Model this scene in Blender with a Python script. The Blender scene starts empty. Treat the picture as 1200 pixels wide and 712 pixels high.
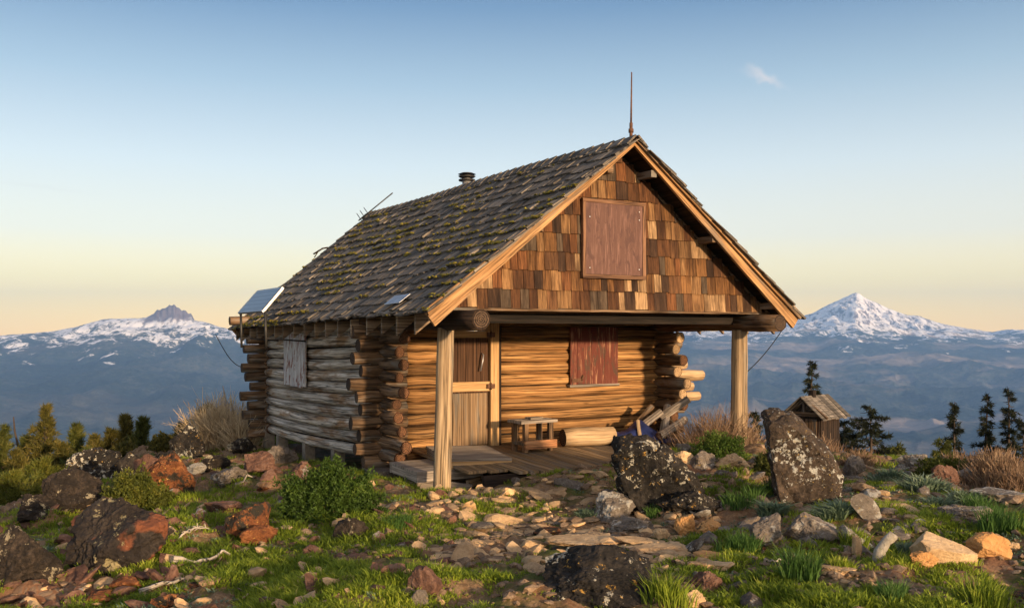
import bpy, bmesh, math, random
import numpy as np
from mathutils import Vector, Matrix
R = math.radians
random.seed(7); rng = np.random.default_rng(7)
scene = bpy.context.scene
COL = scene.collection

# ------------------------------------------------------------------ camera, sky, sun, exposure
F = 1120.0; HOR = 392.0; EYE = 2.0          # focal length and eye level in pixels of a 1200 px wide picture
cam_d = bpy.data.cameras.new('camera'); cam = bpy.data.objects.new('camera', cam_d); COL.objects.link(cam)
cam.location = (0, 0, EYE); cam.rotation_euler = (R(90), 0, 0)
cam_d.sensor_width = 36; cam_d.lens = F/1200*36; cam_d.shift_y = (HOR-356)/1200
cam_d.clip_start = 0.1; cam_d.clip_end = 150000
scene.camera = cam
SUN_AZ = R(144); SUN_EL = R(8.5)
world = bpy.data.worlds.new("World"); scene.world = world; world.use_nodes = True
wn = world.node_tree; wn.nodes.clear()
def N(nt, t, **k):
    n = nt.nodes.new(t)
    for a, b in k.items(): setattr(n, a, b)
    return n
def ramp(nt, stops, fac=None, interp='LINEAR'):
    n = nt.nodes.new('ShaderNodeValToRGB'); cr = n.color_ramp; cr.interpolation = interp
    while len(cr.elements) < len(stops): cr.elements.new(0.5)
    for e, (p, c) in zip(cr.elements, stops):
        e.position = p; e.color = (*c, 1) if len(c) == 3 else c
    if fac is not None: nt.links.new(fac, n.inputs[0])
    return n.outputs[0]
def mixc(nt, a, b, fac=0.5, blend='MIX'):
    n = nt.nodes.new('ShaderNodeMix'); n.data_type = 'RGBA'; n.blend_type = blend
    for s, v in ((n.inputs[0], fac), (n.inputs[6], a), (n.inputs[7], b)):
        if isinstance(v, (int, float)): s.default_value = v
        elif isinstance(v, tuple): s.default_value = (*v, 1) if len(v) == 3 else v
        else: nt.links.new(v, s)
    return n.outputs[2]
def math_(nt, op, a, b=None, c=None):
    n = nt.nodes.new('ShaderNodeMath'); n.operation = op
    for i, v in enumerate((a, b, c)):
        if v is None: continue
        if isinstance(v, (int, float)): n.inputs[i].default_value = v
        else: nt.links.new(v, n.inputs[i])
    return n.outputs[0]
def maprange(nt, v, a, b, c, d):
    n = nt.nodes.new('ShaderNodeMapRange'); nt.links.new(v, n.inputs[0])
    for i, x in enumerate((a, b, c, d)): n.inputs[i+1].default_value = x
    return n.outputs[0]
SKYM = 1.0
sky = N(wn, 'ShaderNodeTexSky', sky_type='NISHITA', sun_disc=False)
sky.sun_elevation = SUN_EL; sky.sun_rotation = SUN_AZ; sky.altitude = 1900
sky.air_density = 1.0; sky.dust_density = 1.2; sky.ozone_density = 1.6
tc = N(wn, 'ShaderNodeTexCoord'); sp = N(wn, 'ShaderNodeSeparateXYZ'); wn.links.new(tc.outputs['Generated'], sp.inputs[0])
el = maprange(wn, sp.outputs[2], 0.0, 0.4, 0.0, 1.0)
tint = ramp(wn, [(0.0, (1.75, 1.30, .66)), (0.10, (1.62, 1.28, .80)), (0.25, (1.36, 1.24, 1.0)), (0.5, (.98, .98, .94)), (1.0, (.50, .60, .70))], el)
skyc = mixc(wn, sky.outputs[0], tint, 1.0, 'MULTIPLY')
SKYR = [(0.0, (9.2, 5.0, .6)), (.022, (8.2, 4.9, .7)), (.055, (5.8, 4.2, 1.4)), (.10, (4.0, 3.5, 2.6)), (.17, (2.95, 3.1, 2.98)), (.25, (1.6, 2.08, 2.40)), (.325, (.62, 1.08, 1.68)), (.7, (.25, .55, 1.15))]
dusk = ramp(wn, [(p, tuple(x*SKYM/8 for x in c)) for p, c in SKYR], sp.outputs[2])
dusk = mixc(wn, dusk, (8.0, 8.0, 8.0), 1.0, 'MULTIPLY')
skyc = mixc(wn, skyc, dusk, .8)
# added fill: a wide glow around the low sun, unseen behind the camera
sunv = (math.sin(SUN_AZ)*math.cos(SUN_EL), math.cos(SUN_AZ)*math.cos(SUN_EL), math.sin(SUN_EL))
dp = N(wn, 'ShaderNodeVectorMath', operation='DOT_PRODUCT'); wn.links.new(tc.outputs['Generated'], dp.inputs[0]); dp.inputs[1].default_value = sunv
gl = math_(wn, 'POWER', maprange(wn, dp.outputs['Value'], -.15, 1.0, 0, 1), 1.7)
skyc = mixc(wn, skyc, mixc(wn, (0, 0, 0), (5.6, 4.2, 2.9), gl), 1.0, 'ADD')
# one faint feathery cloud wisp and a thin contrail, as directions in the sky
def dirmask(cx, cy, ang, sx, sy, warp):
    ux, uz = (cx-600)/F, (HOR-cy)/F
    dx = math_(wn, 'DIVIDE', sp.outputs[0], sp.outputs[1]); dz = math_(wn, 'DIVIDE', sp.outputs[2], sp.outputs[1])
    nz = N(wn, 'ShaderNodeTexNoise'); nz.inputs['Scale'].default_value = 55; nz.inputs['Detail'].default_value = 5
    wn.links.new(tc.outputs['Generated'], nz.inputs['Vector'])
    w = math_(wn, 'MULTIPLY', math_(wn, 'SUBTRACT', nz.outputs[0], .5), warp)
    a = math_(wn, 'SUBTRACT', dx, ux); b = math_(wn, 'ADD', math_(wn, 'SUBTRACT', dz, uz), w)
    ca, sa = math.cos(ang), math.sin(ang)
    p = math_(wn, 'ADD', math_(wn, 'MULTIPLY', a, ca/sx), math_(wn, 'MULTIPLY', b, sa/sx))
    q = math_(wn, 'ADD', math_(wn, 'MULTIPLY', a, -sa/sy), math_(wn, 'MULTIPLY', b, ca/sy))
    d = math_(wn, 'ADD', math_(wn, 'MULTIPLY', p, p), math_(wn, 'MULTIPLY', q, q))
    m = math_(wn, 'EXPONENT', math_(wn, 'MULTIPLY', d, -1.0))
    return math_(wn, 'MULTIPLY', m, math_(wn, 'GREATER_THAN', sp.outputs[1], 0.0))
skyc = mixc(wn, skyc, (3.3, 2.9, 2.75), math_(wn, 'MULTIPLY', dirmask(896, 94, R(-24), .017, .0045, .036), .5))
skyc = mixc(wn, skyc, (3.0, 3.0, 2.9), math_(wn, 'MULTIPLY', dirmask(45, 219, R(-7), .05, .0018, .006), .18))
bg = N(wn, 'ShaderNodeBackground'); bg.inputs[1].default_value = 0.15
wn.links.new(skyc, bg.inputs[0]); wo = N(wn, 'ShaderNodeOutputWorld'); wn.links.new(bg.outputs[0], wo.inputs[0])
sd = bpy.data.lights.new('sun', 'SUN'); so = bpy.data.objects.new('sun', sd); COL.objects.link(so)
sd.energy = 5.0; sd.angle = R(2.2); sd.color = (1.0, .70, .42)
tosun = Vector((math.sin(SUN_AZ)*math.cos(SUN_EL), math.cos(SUN_AZ)*math.cos(SUN_EL), math.sin(SUN_EL)))
so.rotation_euler = tosun.to_track_quat('Z', 'Y').to_euler()
vs = scene.view_settings; vs.view_transform = 'Standard'; vs.look = 'None'; vs.gamma = 1; vs.exposure = 1.0

# ------------------------------------------------------------------ noise
def _h(ix, iy, iz, s):
    h = (ix.astype(np.int64)*374761393 + iy.astype(np.int64)*668265263 + iz.astype(np.int64)*2147483647 + s*1442695041) & 0xffffffff
    h = ((h ^ (h >> 13))*1274126177) & 0xffffffff
    h = ((h ^ (h >> 16))*2246822519) & 0xffffffff
    return ((h ^ (h >> 15)) & 0xffffff)/float(0xffffff)
def vn(p, s=0):
    p = np.asarray(p, float); i = np.floor(p); f = p-i; f = f*f*f*(f*(f*6-15)+10); i = i.astype(np.int64)
    r = 0
    for dx in (0, 1):
        wx = f[..., 0] if dx else 1-f[..., 0]
        for dy in (0, 1):
            wy = f[..., 1] if dy else 1-f[..., 1]
            if p.shape[-1] == 2: r = r + wx*wy*_h(i[..., 0]+dx, i[..., 1]+dy, i[..., 0]*0, s); continue
            for dz in (0, 1):
                wz = f[..., 2] if dz else 1-f[..., 2]
                r = r + wx*wy*wz*_h(i[..., 0]+dx, i[..., 1]+dy, i[..., 2]+dz, s)
    return r*2-1
def fbm(p, o=4, s=0, gain=.5):
    p = np.asarray(p, float); a = 1; t = 0; r = 0
    for k in range(o): r = r+a*vn(p*2.03**k+17.3*k, s+k); t += a; a *= gain
    return r/t
def ridged(p, o=5, s=0):
    p = np.asarray(p, float); a = 1; t = 0; r = 0
    for k in range(o): r = r+a*(1-np.abs(vn(p*2.07**k+9.1*k, s+k))*1.6); t += a; a *= .52
    return r/t
def sstep(a, b, x): t = np.clip((x-a)/(b-a), 0, 1); return t*t*(3-2*t)

# ------------------------------------------------------------------ mesh builder
class MB:
    def __init__(s): s.v = []; s.f = []; s.uv = []; s.r = []; s.m = []; s.sm = []
    def face(s, idx, uv=None, r=0., m=0, smooth=False):
        s.f.append(idx); s.uv += (uv if uv else [(0, 0)]*len(idx)); s.r.append(r); s.m.append(m); s.sm.append(smooth)
    def hexa(s, P, r=None, m=0, axis=None):
        """8 corners: bottom 4 ccw, top 4 ccw. uv: u along the longest edge."""
        if r is None: r = random.random()
        P = [Vector(p) for p in P]; b = len(s.v); s.v += [tuple(p) for p in P]
        e = [(P[1]-P[0]).length, (P[3]-P[0]).length, (P[4]-P[0]).length]
        a = e.index(max(e)) if axis is None else axis
        D = [(P[1]-P[0]), (P[3]-P[0]), (P[4]-P[0])]; D = [d.normalized() if d.length > 0 else Vector((1, 0, 0)) for d in D]
        for q in ((0, 3, 2, 1), (4, 5, 6, 7), (0, 1, 5, 4), (1, 2, 6, 5), (2, 3, 7, 6), (3, 0, 4, 7)):
            c = [P[i]-P[0] for i in q]
            loc = [[x.dot(D[j]) for j in range(3)] for x in c]
            rest = [j for j in range(3) if j != a]
            sp_ = [max(l[j] for l in loc)-min(l[j] for l in loc) for j in range(3)]
            k = rest[0] if sp_[rest[0]] > sp_[rest[1]] else rest[1]
            s.face([b+i for i in q], [(l[a]+r*7, l[k]+r*3) for l in loc], r, m)
    def box(s, x0, x1, y0, y1, z0, z1, r=None, m=0, axis=None):
        s.hexa([(x0, y0, z0), (x1, y0, z0), (x1, y1, z0), (x0, y1, z0), (x0, y0, z1), (x1, y0, z1), (x1, y1, z1), (x0, y1, z1)], r, m, axis)
    def beam(s, a, b, w, h, up=(0, 0, 1), r=None, m=0):
        """board from a to b, w across, h in the up direction, centred"""
        a = Vector(a); b = Vector(b); d = (b-a).normalized(); up = Vector(up); x = d.cross(up).normalized()*w/2; z = x.cross(d).normalized()*h/2
        s.hexa([a-x-z, b-x-z, b+x-z, a+x-z, a-x+z, b-x+z, b+x+z, a+x+z], r, m, 0)
    def tube(s, pts, rad, seg=10, r=None, m=0, mend=None, smooth=True, cap=True, jit=0.):
        if r is None: r = random.random()
        pts = [Vector(p) for p in pts]; n = len(pts)
        if not hasattr(rad, '__len__'): rad = [rad]*n
        d0 = (pts[1]-pts[0]).normalized(); ref = Vector((0, 0, 1)) if abs(d0.z) < .9 else Vector((1, 0, 0))
        x = d0.cross(ref).normalized(); L = 0; base = len(s.v); rings = []
        ph = [1+jit*random.uniform(-1, 1) for _ in range(seg)]
        for i in range(n):
            d = (pts[min(i+1, n-1)]-pts[max(i-1, 0)]).normalized(); x = (x-d*x.dot(d)).normalized(); y = d.cross(x)
            if i: L += (pts[i]-pts[i-1]).length
            for k in range(seg):
                a = 2*math.pi*k/seg; q = rad[i]*(ph[k]+jit*.5*random.uniform(-1, 1))
                s.v.append(tuple(pts[i]+x*math.cos(a)*q+y*math.sin(a)*q))
            rings.append(L)
        C = 2*math.pi*max(rad)
        for i in range(n-1):
            for k in range(seg):
                k2 = (k+1) % seg; a = base+i*seg
                u0, u1 = rings[i]+r*9, rings[i+1]+r*9; v0, v1 = C*k/seg+r*5, C*(k+1)/seg+r*5
                s.face([a+k, a+k2, a+seg+k2, a+seg+k], [(u0, v0), (u0, v1), (u1, v1), (u1, v0)], r, m, smooth)
        if cap:
            for i, rev in ((0, True), (n-1, False)):
                idx = [base+i*seg+k for k in range(seg)]
                uv = [(.5+.5*math.cos(2*math.pi*k/seg), .5+.5*math.sin(2*math.pi*k/seg)) for k in range(seg)]
                if rev: idx = idx[::-1]; uv = uv[::-1]
                s.face(idx, uv, r, m if mend is None else mend)
    def build(s, name, mats, parent=None, loc=None):
        me = bpy.data.meshes.new(name); me.from_pydata(s.v, [], s.f); me.update()
        uvl = me.uv_layers.new(name='UVMap'); uvl.data.foreach_set('uv', np.array(s.uv, dtype=np.float32).ravel())
        at = me.attributes.new('rnd', 'FLOAT', 'FACE'); at.data.foreach_set('value', np.array(s.r, dtype=np.float32))
        me.polygons.foreach_set('material_index', np.array(s.m, dtype=np.int32)); me.polygons.foreach_set('use_smooth', np.array(s.sm, dtype=bool))
        return link(name, me, mats, parent, loc)
def link(name, me, mats, parent=None, loc=None):
    for m in (mats if isinstance(mats, (list, tuple)) else [mats]): me.materials.append(m)
    o = bpy.data.objects.new(name, me); COL.objects.link(o)
    if parent: o.parent = parent
    if loc is not None: o.location = loc
    return o
def npmesh(name, V, Fc, mats, r=None, smooth=False, parent=None, loc=None, tri=None):
    """V (n,3); Fc (m,k) one face size; r per face"""
    me = bpy.data.meshes.new(name); V = np.asarray(V, np.float32); Fc = np.asarray(Fc, np.int32); m, k = Fc.shape
    me.vertices.add(len(V)); me.vertices.foreach_set('co', V.ravel())
    me.loops.add(m*k); me.loops.foreach_set('vertex_index', Fc.ravel())
    me.polygons.add(m); me.polygons.foreach_set('loop_start', np.arange(m, dtype=np.int32)*k)
    try: me.polygons.foreach_set('loop_total', np.full(m, k, dtype=np.int32))
    except Exception: pass
    me.polygons.foreach_set('use_smooth', np.full(m, smooth, dtype=bool))
    at = me.attributes.new('rnd', 'FLOAT', 'FACE'); at.data.foreach_set('value', np.asarray(r if r is not None else np.zeros(m), np.float32))
    me.update(calc_edges=True); me.validate()
    return link(name, me, mats, parent, loc)
def tag(o, label=None, cat=None, group=None, kind=None):
    if label: o['label'] = label
    if cat: o['category'] = cat
    if group: o['group'] = group
    if kind: o['kind'] = kind
    return o
def empty(name, loc, rz=0, rot=None):
    o = bpy.data.objects.new(name, None); COL.objects.link(o); o.location = loc; o.rotation_euler = rot if rot else (0, 0, rz); o.empty_display_size = .2
    return o

# ------------------------------------------------------------------ materials
def newmat(name, rough=.85, spec=.25):
    m = bpy.data.materials.new(name); m.use_nodes = True; nt = m.node_tree; b = nt.nodes['Principled BSDF']
    b.inputs['Roughness'].default_value = rough; b.inputs['Specular IOR Level'].default_value = spec
    return m, nt, b
def bump(nt, b, h, strength=.5, dist=.02):
    n = nt.nodes.new('ShaderNodeBump'); n.inputs['Strength'].default_value = strength; n.inputs['Distance'].default_value = dist
    nt.links.new(h, n.inputs['Height']); nt.links.new(n.outputs[0], b.inputs['Normal'])
def noise(nt, vec, scale=5, detail=6, rough=.6, w=None, dist=0.):
    n = nt.nodes.new('ShaderNodeTexNoise'); n.inputs['Scale'].default_value = scale; n.inputs['Detail'].default_value = detail
    n.inputs['Roughness'].default_value = rough; n.inputs['Distortion'].default_value = dist
    if w is not None: n.noise_dimensions = '4D'; nt.links.new(w, n.inputs['W'])
    if vec is not None: nt.links.new(vec, n.inputs['Vector'])
    return n.outputs[0]
def mapping(nt, vec, sc):
    n = nt.nodes.new('ShaderNodeMapping'); n.inputs['Scale'].default_value = sc; nt.links.new(vec, n.inputs['Vector']); return n.outputs[0]
def attr(nt, name='rnd'):
    n = nt.nodes.new('ShaderNodeAttribute'); n.attribute_name = name; return n.outputs['Fac']
def wood(name, cols, across=22, along=1.3, var=(.72, 1.25), bmp=.6, crack=.7, alt=None, altth=(.5, .62), spots=0, rcols=None, rough=.85):
    m, nt, b = newmat(name, rough); uv = nt.nodes.new('ShaderNodeUVMap').outputs[0]; r = attr(nt); w = math_(nt, 'MULTIPLY', r, 37.0)
    g = noise(nt, mapping(nt, uv, (along, across, 1)), 1.0, 8, .68, w, .22)
    c = ramp(nt, [(.33, cols[0]), (.5, cols[1]), (.67, cols[2])], g)
    if alt:
        a = noise(nt, mapping(nt, uv, (along*.9, across*.22, 1)), 1.0, 4, .6, math_(nt, 'ADD', w, 5.0), .4)
        a2 = ramp(nt, [(altth[0], (0, 0, 0)), (altth[1], (1, 1, 1))], a)
        c = mixc(nt, c, mixc(nt, (alt[0]*.6, alt[1]*.6, alt[2]*.6), alt, g), a2)
    if rcols:
        rr = N(nt, 'ShaderNodeTexWhiteNoise', noise_dimensions='1D'); nt.links.new(math_(nt, 'MULTIPLY', r, 91.7), rr.inputs['W'])
        c = mixc(nt, c, ramp(nt, rcols, rr.outputs[0], 'CONSTANT'), 1.0, 'MULTIPLY')
        tg = N(nt, 'ShaderNodeTexCoord'); bg_ = noise(nt, mapping(nt, tg.outputs['Object'], (1, 1, .6)), 1.3, 5, .6); st_ = noise(nt, mapping(nt, tg.outputs['Object'], (9, 9, 1.2)), 1.5, 5, .65)
        c = mixc(nt, c, ramp(nt, [(.36, (.45, .42, .42)), (.55, (1.1, 1.1, 1.1))], bg_), .8, 'MULTIPLY'); c = mixc(nt, c, ramp(nt, [(.38, (.45, .40, .38)), (.56, (1.15, 1.15, 1.15))], st_), .8, 'MULTIPLY')
    c = mixc(nt, c, ramp(nt, [(0, (var[0],)*3), (1, (var[1],)*3)], r), 1.0, 'MULTIPLY')
    ck = noise(nt, mapping(nt, uv, (along*.55, across*.9, 1)), 1.0, 3, .5, math_(nt, 'ADD', w, 11.0), .35)
    ckm = ramp(nt, [(.0, (1, 1, 1)), (.445, (1, 1, 1)), (.495, (1-crack,)*3), (.54, (1, 1, 1))], ck)
    c = mixc(nt, c, ckm, 1.0, 'MULTIPLY')
    if spots:
        v = N(nt, 'ShaderNodeTexVoronoi', feature='F1'); v.inputs['Scale'].default_value = 1
        nt.links.new(mapping(nt, uv, (2.2, 7, 1)), v.inputs['Vector'])
        sm = ramp(nt, [(.05, (.28, .24, .2)), (.16, (1, 1, 1))], v.outputs['Distance'])
        c = mixc(nt, c, sm, spots, 'MULTIPLY')
    nt.links.new(c, b.inputs['Base Color'])
    bump(nt, b, mixc(nt, g, ckm, .6, 'MULTIPLY'), bmp, .012)
    return m
def N_sep(nt, v, i):
    n = nt.nodes.new('ShaderNodeSeparateXYZ'); nt.links.new(v, n.inputs[0]); return n.outputs[i]
def endgrain(name, c0, c1):
    m, nt, b = newmat(name, .9); uv = nt.nodes.new('ShaderNodeUVMap').outputs[0]; r = attr(nt)
    v = N(nt, 'ShaderNodeVectorMath', operation='SUBTRACT'); nt.links.new(uv, v.inputs[0]); v.inputs[1].default_value = (.5, .5, 0)
    l = N(nt, 'ShaderNodeVectorMath', operation='LENGTH'); nt.links.new(v.outputs[0], l.inputs[0])
    d = math_(nt, 'ADD', math_(nt, 'MULTIPLY', l.outputs['Value'], 60.0), math_(nt, 'MULTIPLY', noise(nt, uv, 3, 4), 9.0))
    s_ = math_(nt, 'ADD', math_(nt, 'MULTIPLY', math_(nt, 'SINE', d), .25), noise(nt, uv, 9, 5, .6, math_(nt, 'MULTIPLY', r, 30.)))
    at2 = math_(nt, 'ARCTAN2', N_sep(nt, v.outputs[0], 1), N_sep(nt, v.outputs[0], 0)); cv = N(nt, 'ShaderNodeCombineXYZ'); nt.links.new(at2, cv.inputs[0]); nt.links.new(math_(nt, 'MULTIPLY', r, 40.), cv.inputs[1])
    ckr = ramp(nt, [(.34, (.25, .22, .2)), (.42, (1, 1, 1))], noise(nt, cv.outputs[0], 2.6, 3, .6))
    c = mixc(nt, ramp(nt, [(.3, c0), (.75, c1)], s_), ckr, .85, 'MULTIPLY'); c = mixc(nt, c, (.35, .3, .26), math_(nt, 'GREATER_THAN', l.outputs['Value'], .44), 'MULTIPLY'); c = mixc(nt, c, ramp(nt, [(0, (.6,)*3), (1, (1.3,)*3)], r), 1., 'MULTIPLY')
    nt.links.new(c, b.inputs['Base Color']); bump(nt, b, s_, .5, .01); return m
W = {}
W['front'] = wood('log_wood_honey', [(.05, .022, .009), (.31, .158, .056), (.56, .335, .135)], 26, .8, (.55, 1.3), .9, .85, alt=(.24, .15, .08), altth=(.60, .70), spots=.6)
W['side'] = wood('log_wood_silver', [(.16, .13, .095), (.47, .41, .33), (.80, .74, .65)], 20, .9, (.8, 1.25), .9, .85, alt=(.34, .20, .10), altth=(.50, .62), spots=.35)
W['end'] = endgrain('log_end', (.025, .013, .008), (.20, .095, .045))
W['endgrey'] = endgrain('log_end_dark', (.018, .013, .010), (.12, .075, .045))
W['endpale'] = endgrain('log_end_pale', (.20, .12, .06), (.52, .36, .20))
W['corner'] = wood('log_wood_dark', [(.05, .03, .016), (.15, .088, .045), (.30, .20, .12)], 18, 1.2, (.6, 1.3), .9, .8, alt=(.26, .23, .19), altth=(.52, .64))
W['pale'] = wood('log_wood_pale', [(.20, .13, .07), (.44, .30, .165), (.60, .45, .27)], 14, 1.0, (.85, 1.1), .6, .5)
W['post'] = wood('post_wood', [(.15, .10, .055), (.33, .23, .13), (.50, .37, .22)], 20, .9, (.9, 1.1), .7, .7, alt=(.26, .22, .17), altth=(.5, .66), spots=.3)
W['board'] = wood('bargeboard_wood', [(.17, .085, .035), (.38, .21, .09), (.56, .34, .16)], 26, 1.0, (.85, 1.1), .5, .6, alt=(.26, .19, .13), altth=(.52, .66))
W['doorframe'] = wood('door_frame_wood', [(.26, .145, .06), (.44, .27, .12), (.56, .37, .19)], 30, .9, (.9, 1.08), .3, .35)
W['door'] = wood('door_wood', [(.12, .075, .04), (.24, .155, .085), (.34, .23, .13)], 34, .8, (.75, 1.2), .5, .6, alt=(.24, .21, .17))
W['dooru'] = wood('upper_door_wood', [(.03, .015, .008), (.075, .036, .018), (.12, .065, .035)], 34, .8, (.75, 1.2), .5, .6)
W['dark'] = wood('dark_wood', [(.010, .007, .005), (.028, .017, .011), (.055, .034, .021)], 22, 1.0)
W['shade_dark'] = wood('shade_dark_wood', [(.005, .004, .003), (.014, .010, .007), (.035, .024, .017)], 22, 1.0)  # near-black colour standing in for shade: recessed porch beam, gaps between logs
W['rafter'] = wood('rafter_wood', [(.12, .08, .05), (.26, .185, .12), (.40, .30, .20)], 26, 1.0, (.6, 1.25))
W['shingle'] = wood('gable_shingle', [(.28, .26, .24), (.62, .60, .58), (.95, .95, .95)], 60, 3.0, (.75, 1.2), .5, .5,
    rcols=[(0, (.25, .122, .044)), (.2, (.125, .055, .022)), (.36, (.36, .20, .085)), (.48, (.075, .040, .022)), (.62, (.54, .35, .18)), (.70, (.14, .10, .065)), (.80, (.22, .092, .034)), (.92, (.17, .082, .035))])
W['roof'] = wood('roof_shake', [(.042, .035, .028), (.15, .127, .10), (.31, .265, .21)], 55, 2.2, (.55, 1.35), .8, .7, alt=(.13, .115, .09), altth=(.54, .66))
W['deck'] = wood('deck_wood', [(.12, .075, .035), (.26, .17, .085), (.38, .27, .15)], 26, 1.0, (.65, 1.2), .5, .6, alt=(.24, .20, .15))
W['grey'] = wood('grey_plank_wood', [(.16, .13, .10), (.30, .25, .20), (.44, .38, .31)], 26, 1.0, (.8, 1.15), .6, .6)
W['silver'] = wood('dead_wood', [(.20, .18, .155), (.42, .36, .28), (.62, .55, .45)], 20, 1.0, (.7, 1.2), .8, .8)
W['bark'] = wood('bark', [(.03, .022, .016), (.075, .055, .04), (.13, .10, .08)], 14, 3, (.8, 1.2), 1., .7)
def paint(name, base, pale, under, th=(.50, .60), rgh=.6):
    m, nt, b = newmat(name, rgh); uv = nt.nodes.new('ShaderNodeUVMap').outputs[0]
    g = noise(nt, mapping(nt, uv, (2.0, 26, 1)), 1, 7, .65, None, .8); p = noise(nt, mapping(nt, uv, (3, 9, 1)), 1, 6, .7, None, 1.0)
    c = mixc(nt, tuple(x*.6 for x in base), base, g); c = mixc(nt, c, pale, ramp(nt, [(th[0], (0,)*3), (th[1], (1,)*3)], g))
    c = mixc(nt, c, under, ramp(nt, [(.53, (0,)*3), (.59, (1,)*3)], p)); nt.links.new(c, b.inputs['Base Color']); bump(nt, b, g, .4, .008); return m
W['redpaint'] = paint('peeling_red_paint', (.135, .028, .014), (.32, .16, .09), (.07, .032, .018), (.53, .63))
W['brownpaint'] = paint('brown_painted_ply', (.125, .058, .042), (.17, .088, .066), (.075, .034, .026), (.52, .64))
W['whitepaint'] = paint('peeling_white_paint', (.48, .46, .44), (.62, .60, .58), (.22, .085, .055), (.48, .6))
def plain(name, col, rough=.6, metal=0., var=.25, sc=12):
    m, nt, b = newmat(name, rough); b.inputs['Metallic'].default_value = metal
    t = N(nt, 'ShaderNodeTexCoord'); n = noise(nt, t.outputs['Object'], sc, 6)
    c = ramp(nt, [(.3, tuple(x*(1-var) for x in col)), (.7, tuple(min(1, x*(1+var)) for x in col))], n); nt.links.new(c, b.inputs['Base Color']); bump(nt, b, n, .2, .01); return m
W['metal'] = plain('dull_metal', (.42, .42, .43), .45, .7)
W['darkmetal'] = plain('dark_metal', (.05, .048, .045), .5, .5)
W['rust'] = plain('rusty_iron', (.12, .06, .035), .8, .2, .5, 30)
W['wire'] = plain('black_cable', (.015, .015, .015), .5)
W['tarp'] = plain('blue_tarp', (.022, .032, .11), .45, 0, .6, 6)
W['brick'] = plain('pier_wood', (.20, .17, .13), .9, 0, .4, 10)
def pvmat():
    m, nt, b = newmat('solar_glass', .3, .4); uv = nt.nodes.new('ShaderNodeUVMap').outputs[0]
    v = N(nt, 'ShaderNodeTexBrick'); v.offset = 0; nt.links.new(uv, v.inputs['Vector']); v.inputs['Scale'].default_value = 1
    v.inputs['Color1'].default_value = (.09, .13, .20, 1); v.inputs['Color2'].default_value = (.075, .11, .18, 1); v.inputs['Mortar'].default_value = (.42, .48, .55, 1)
    v.inputs['Mortar Size'].default_value = .004; v.inputs['Brick Width'].default_value = .12; v.inputs['Row Height'].default_value = .12
    nt.links.new(v.outputs[0], b.inputs['Base Color']); return m
W['pv'] = pvmat()
def rockmat(name, cols, lichen=None, lith=(.56, .60), lich2=None, stripe=None, sc=1., bmp=.9, l1scale=9, patch=.85):
    m, nt, b = newmat(name, .9, .2); t = N(nt, 'ShaderNodeTexCoord'); oi = N(nt, 'ShaderNodeObjectInfo')
    ad = N(nt, 'ShaderNodeVectorMath', operation='ADD'); nt.links.new(t.outputs['Object'], ad.inputs[0])
    rv = N(nt, 'ShaderNodeCombineXYZ'); q = math_(nt, 'MULTIPLY', oi.outputs['Random'], 60.); nt.links.new(q, rv.inputs[0]); nt.links.new(q, rv.inputs[1]); nt.links.new(rv.outputs[0], ad.inputs[1])
    v = ad.outputs[0]; r = attr(nt)
    n1 = noise(nt, v, 3.2*sc, 10, .68); n2 = noise(nt, v, 22*sc, 8, .7)
    c = ramp(nt, [(.32, cols[0]), (.5, cols[1]), (.68, cols[2])], mixc(nt, n1, n2, .45))
    c = mixc(nt, c, ramp(nt, [(0, (.72, .70, .70)), (.5, (1, 1, 1)), (1, (1.25, 1.18, 1.08))], r), 1., 'MULTIPLY')
    if stripe:
        w = noise(nt, v, 2.2, 4, .5); c = mixc(nt, c, stripe, ramp(nt, [(.56, (0,)*3), (.60, (1,)*3)], w))
    if lichen:
        l1 = noise(nt, v, l1scale*sc, 7, .72, None, .3); l0 = noise(nt, v, 1.8*sc, 3, .5)
        f = ramp(nt, [(lith[0], (0,)*3), (lith[1], (1,)*3)], math_(nt, 'ADD', l1, math_(nt, 'MULTIPLY', math_(nt, 'SUBTRACT', l0, .52), patch)))
        c = mixc(nt, c, mixc(nt, tuple(x*.55 for x in lichen), lichen, n2), f)
    if lich2:
        l1 = noise(nt, v, 14*sc, 6, .7, None, .2); f = ramp(nt, [(.62, (0,)*3), (.66, (1,)*3)], l1); c = mixc(nt, c, lich2, f)
    nt.links.new(c, b.inputs['Base Color']); bump(nt, b, mixc(nt, n1, n2, .5), bmp, .05); return m
K = {}
K['black'] = rockmat('black_lichened_rock', [(.005, .005, .004), (.017, .015, .013), (.060, .050, .040)], (.46, .43, .34), (.575, .60), (.38, .22, .05), patch=.55, l1scale=13)
K['blackplain'] = rockmat('dark_rock', [(.006, .005, .004), (.024, .019, .015), (.085, .062, .044)], (.34, .29, .19), (.57, .61))
K['stripe'] = rockmat('dark_rock_with_rust', [(.010, .008, .007), (.030, .024, .020), (.070, .055, .042)], (.36, .30, .16), (.66, .70), stripe=(.17, .062, .030))
K['slab'] = rockmat('slab_rock', [(.012, .009, .007), (.050, .037, .027), (.14, .10, .07)], (.50, .49, .43), (.575, .60), (.32, .21, .06), sc=1.5, bmp=1., patch=.5, l1scale=13)
K['rust'] = rockmat('rust_red_rock', [(.025, .013, .009), (.16, .058, .022), (.42, .19, .07)], (.035, .03, .022), (.50, .56), (.5, .30, .08))
K['red'] = rockmat('red_brown_rock', [(.035, .018, .013), (.13, .068, .046), (.27, .17, .12)], (.30, .28, .25), (.62, .68))
K['tan'] = rockmat('tan_rock', [(.20, .12, .06), (.46, .31, .165), (.66, .48, .28)], (.14, .12, .09), (.62, .68), sc=.8, bmp=.6)
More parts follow.
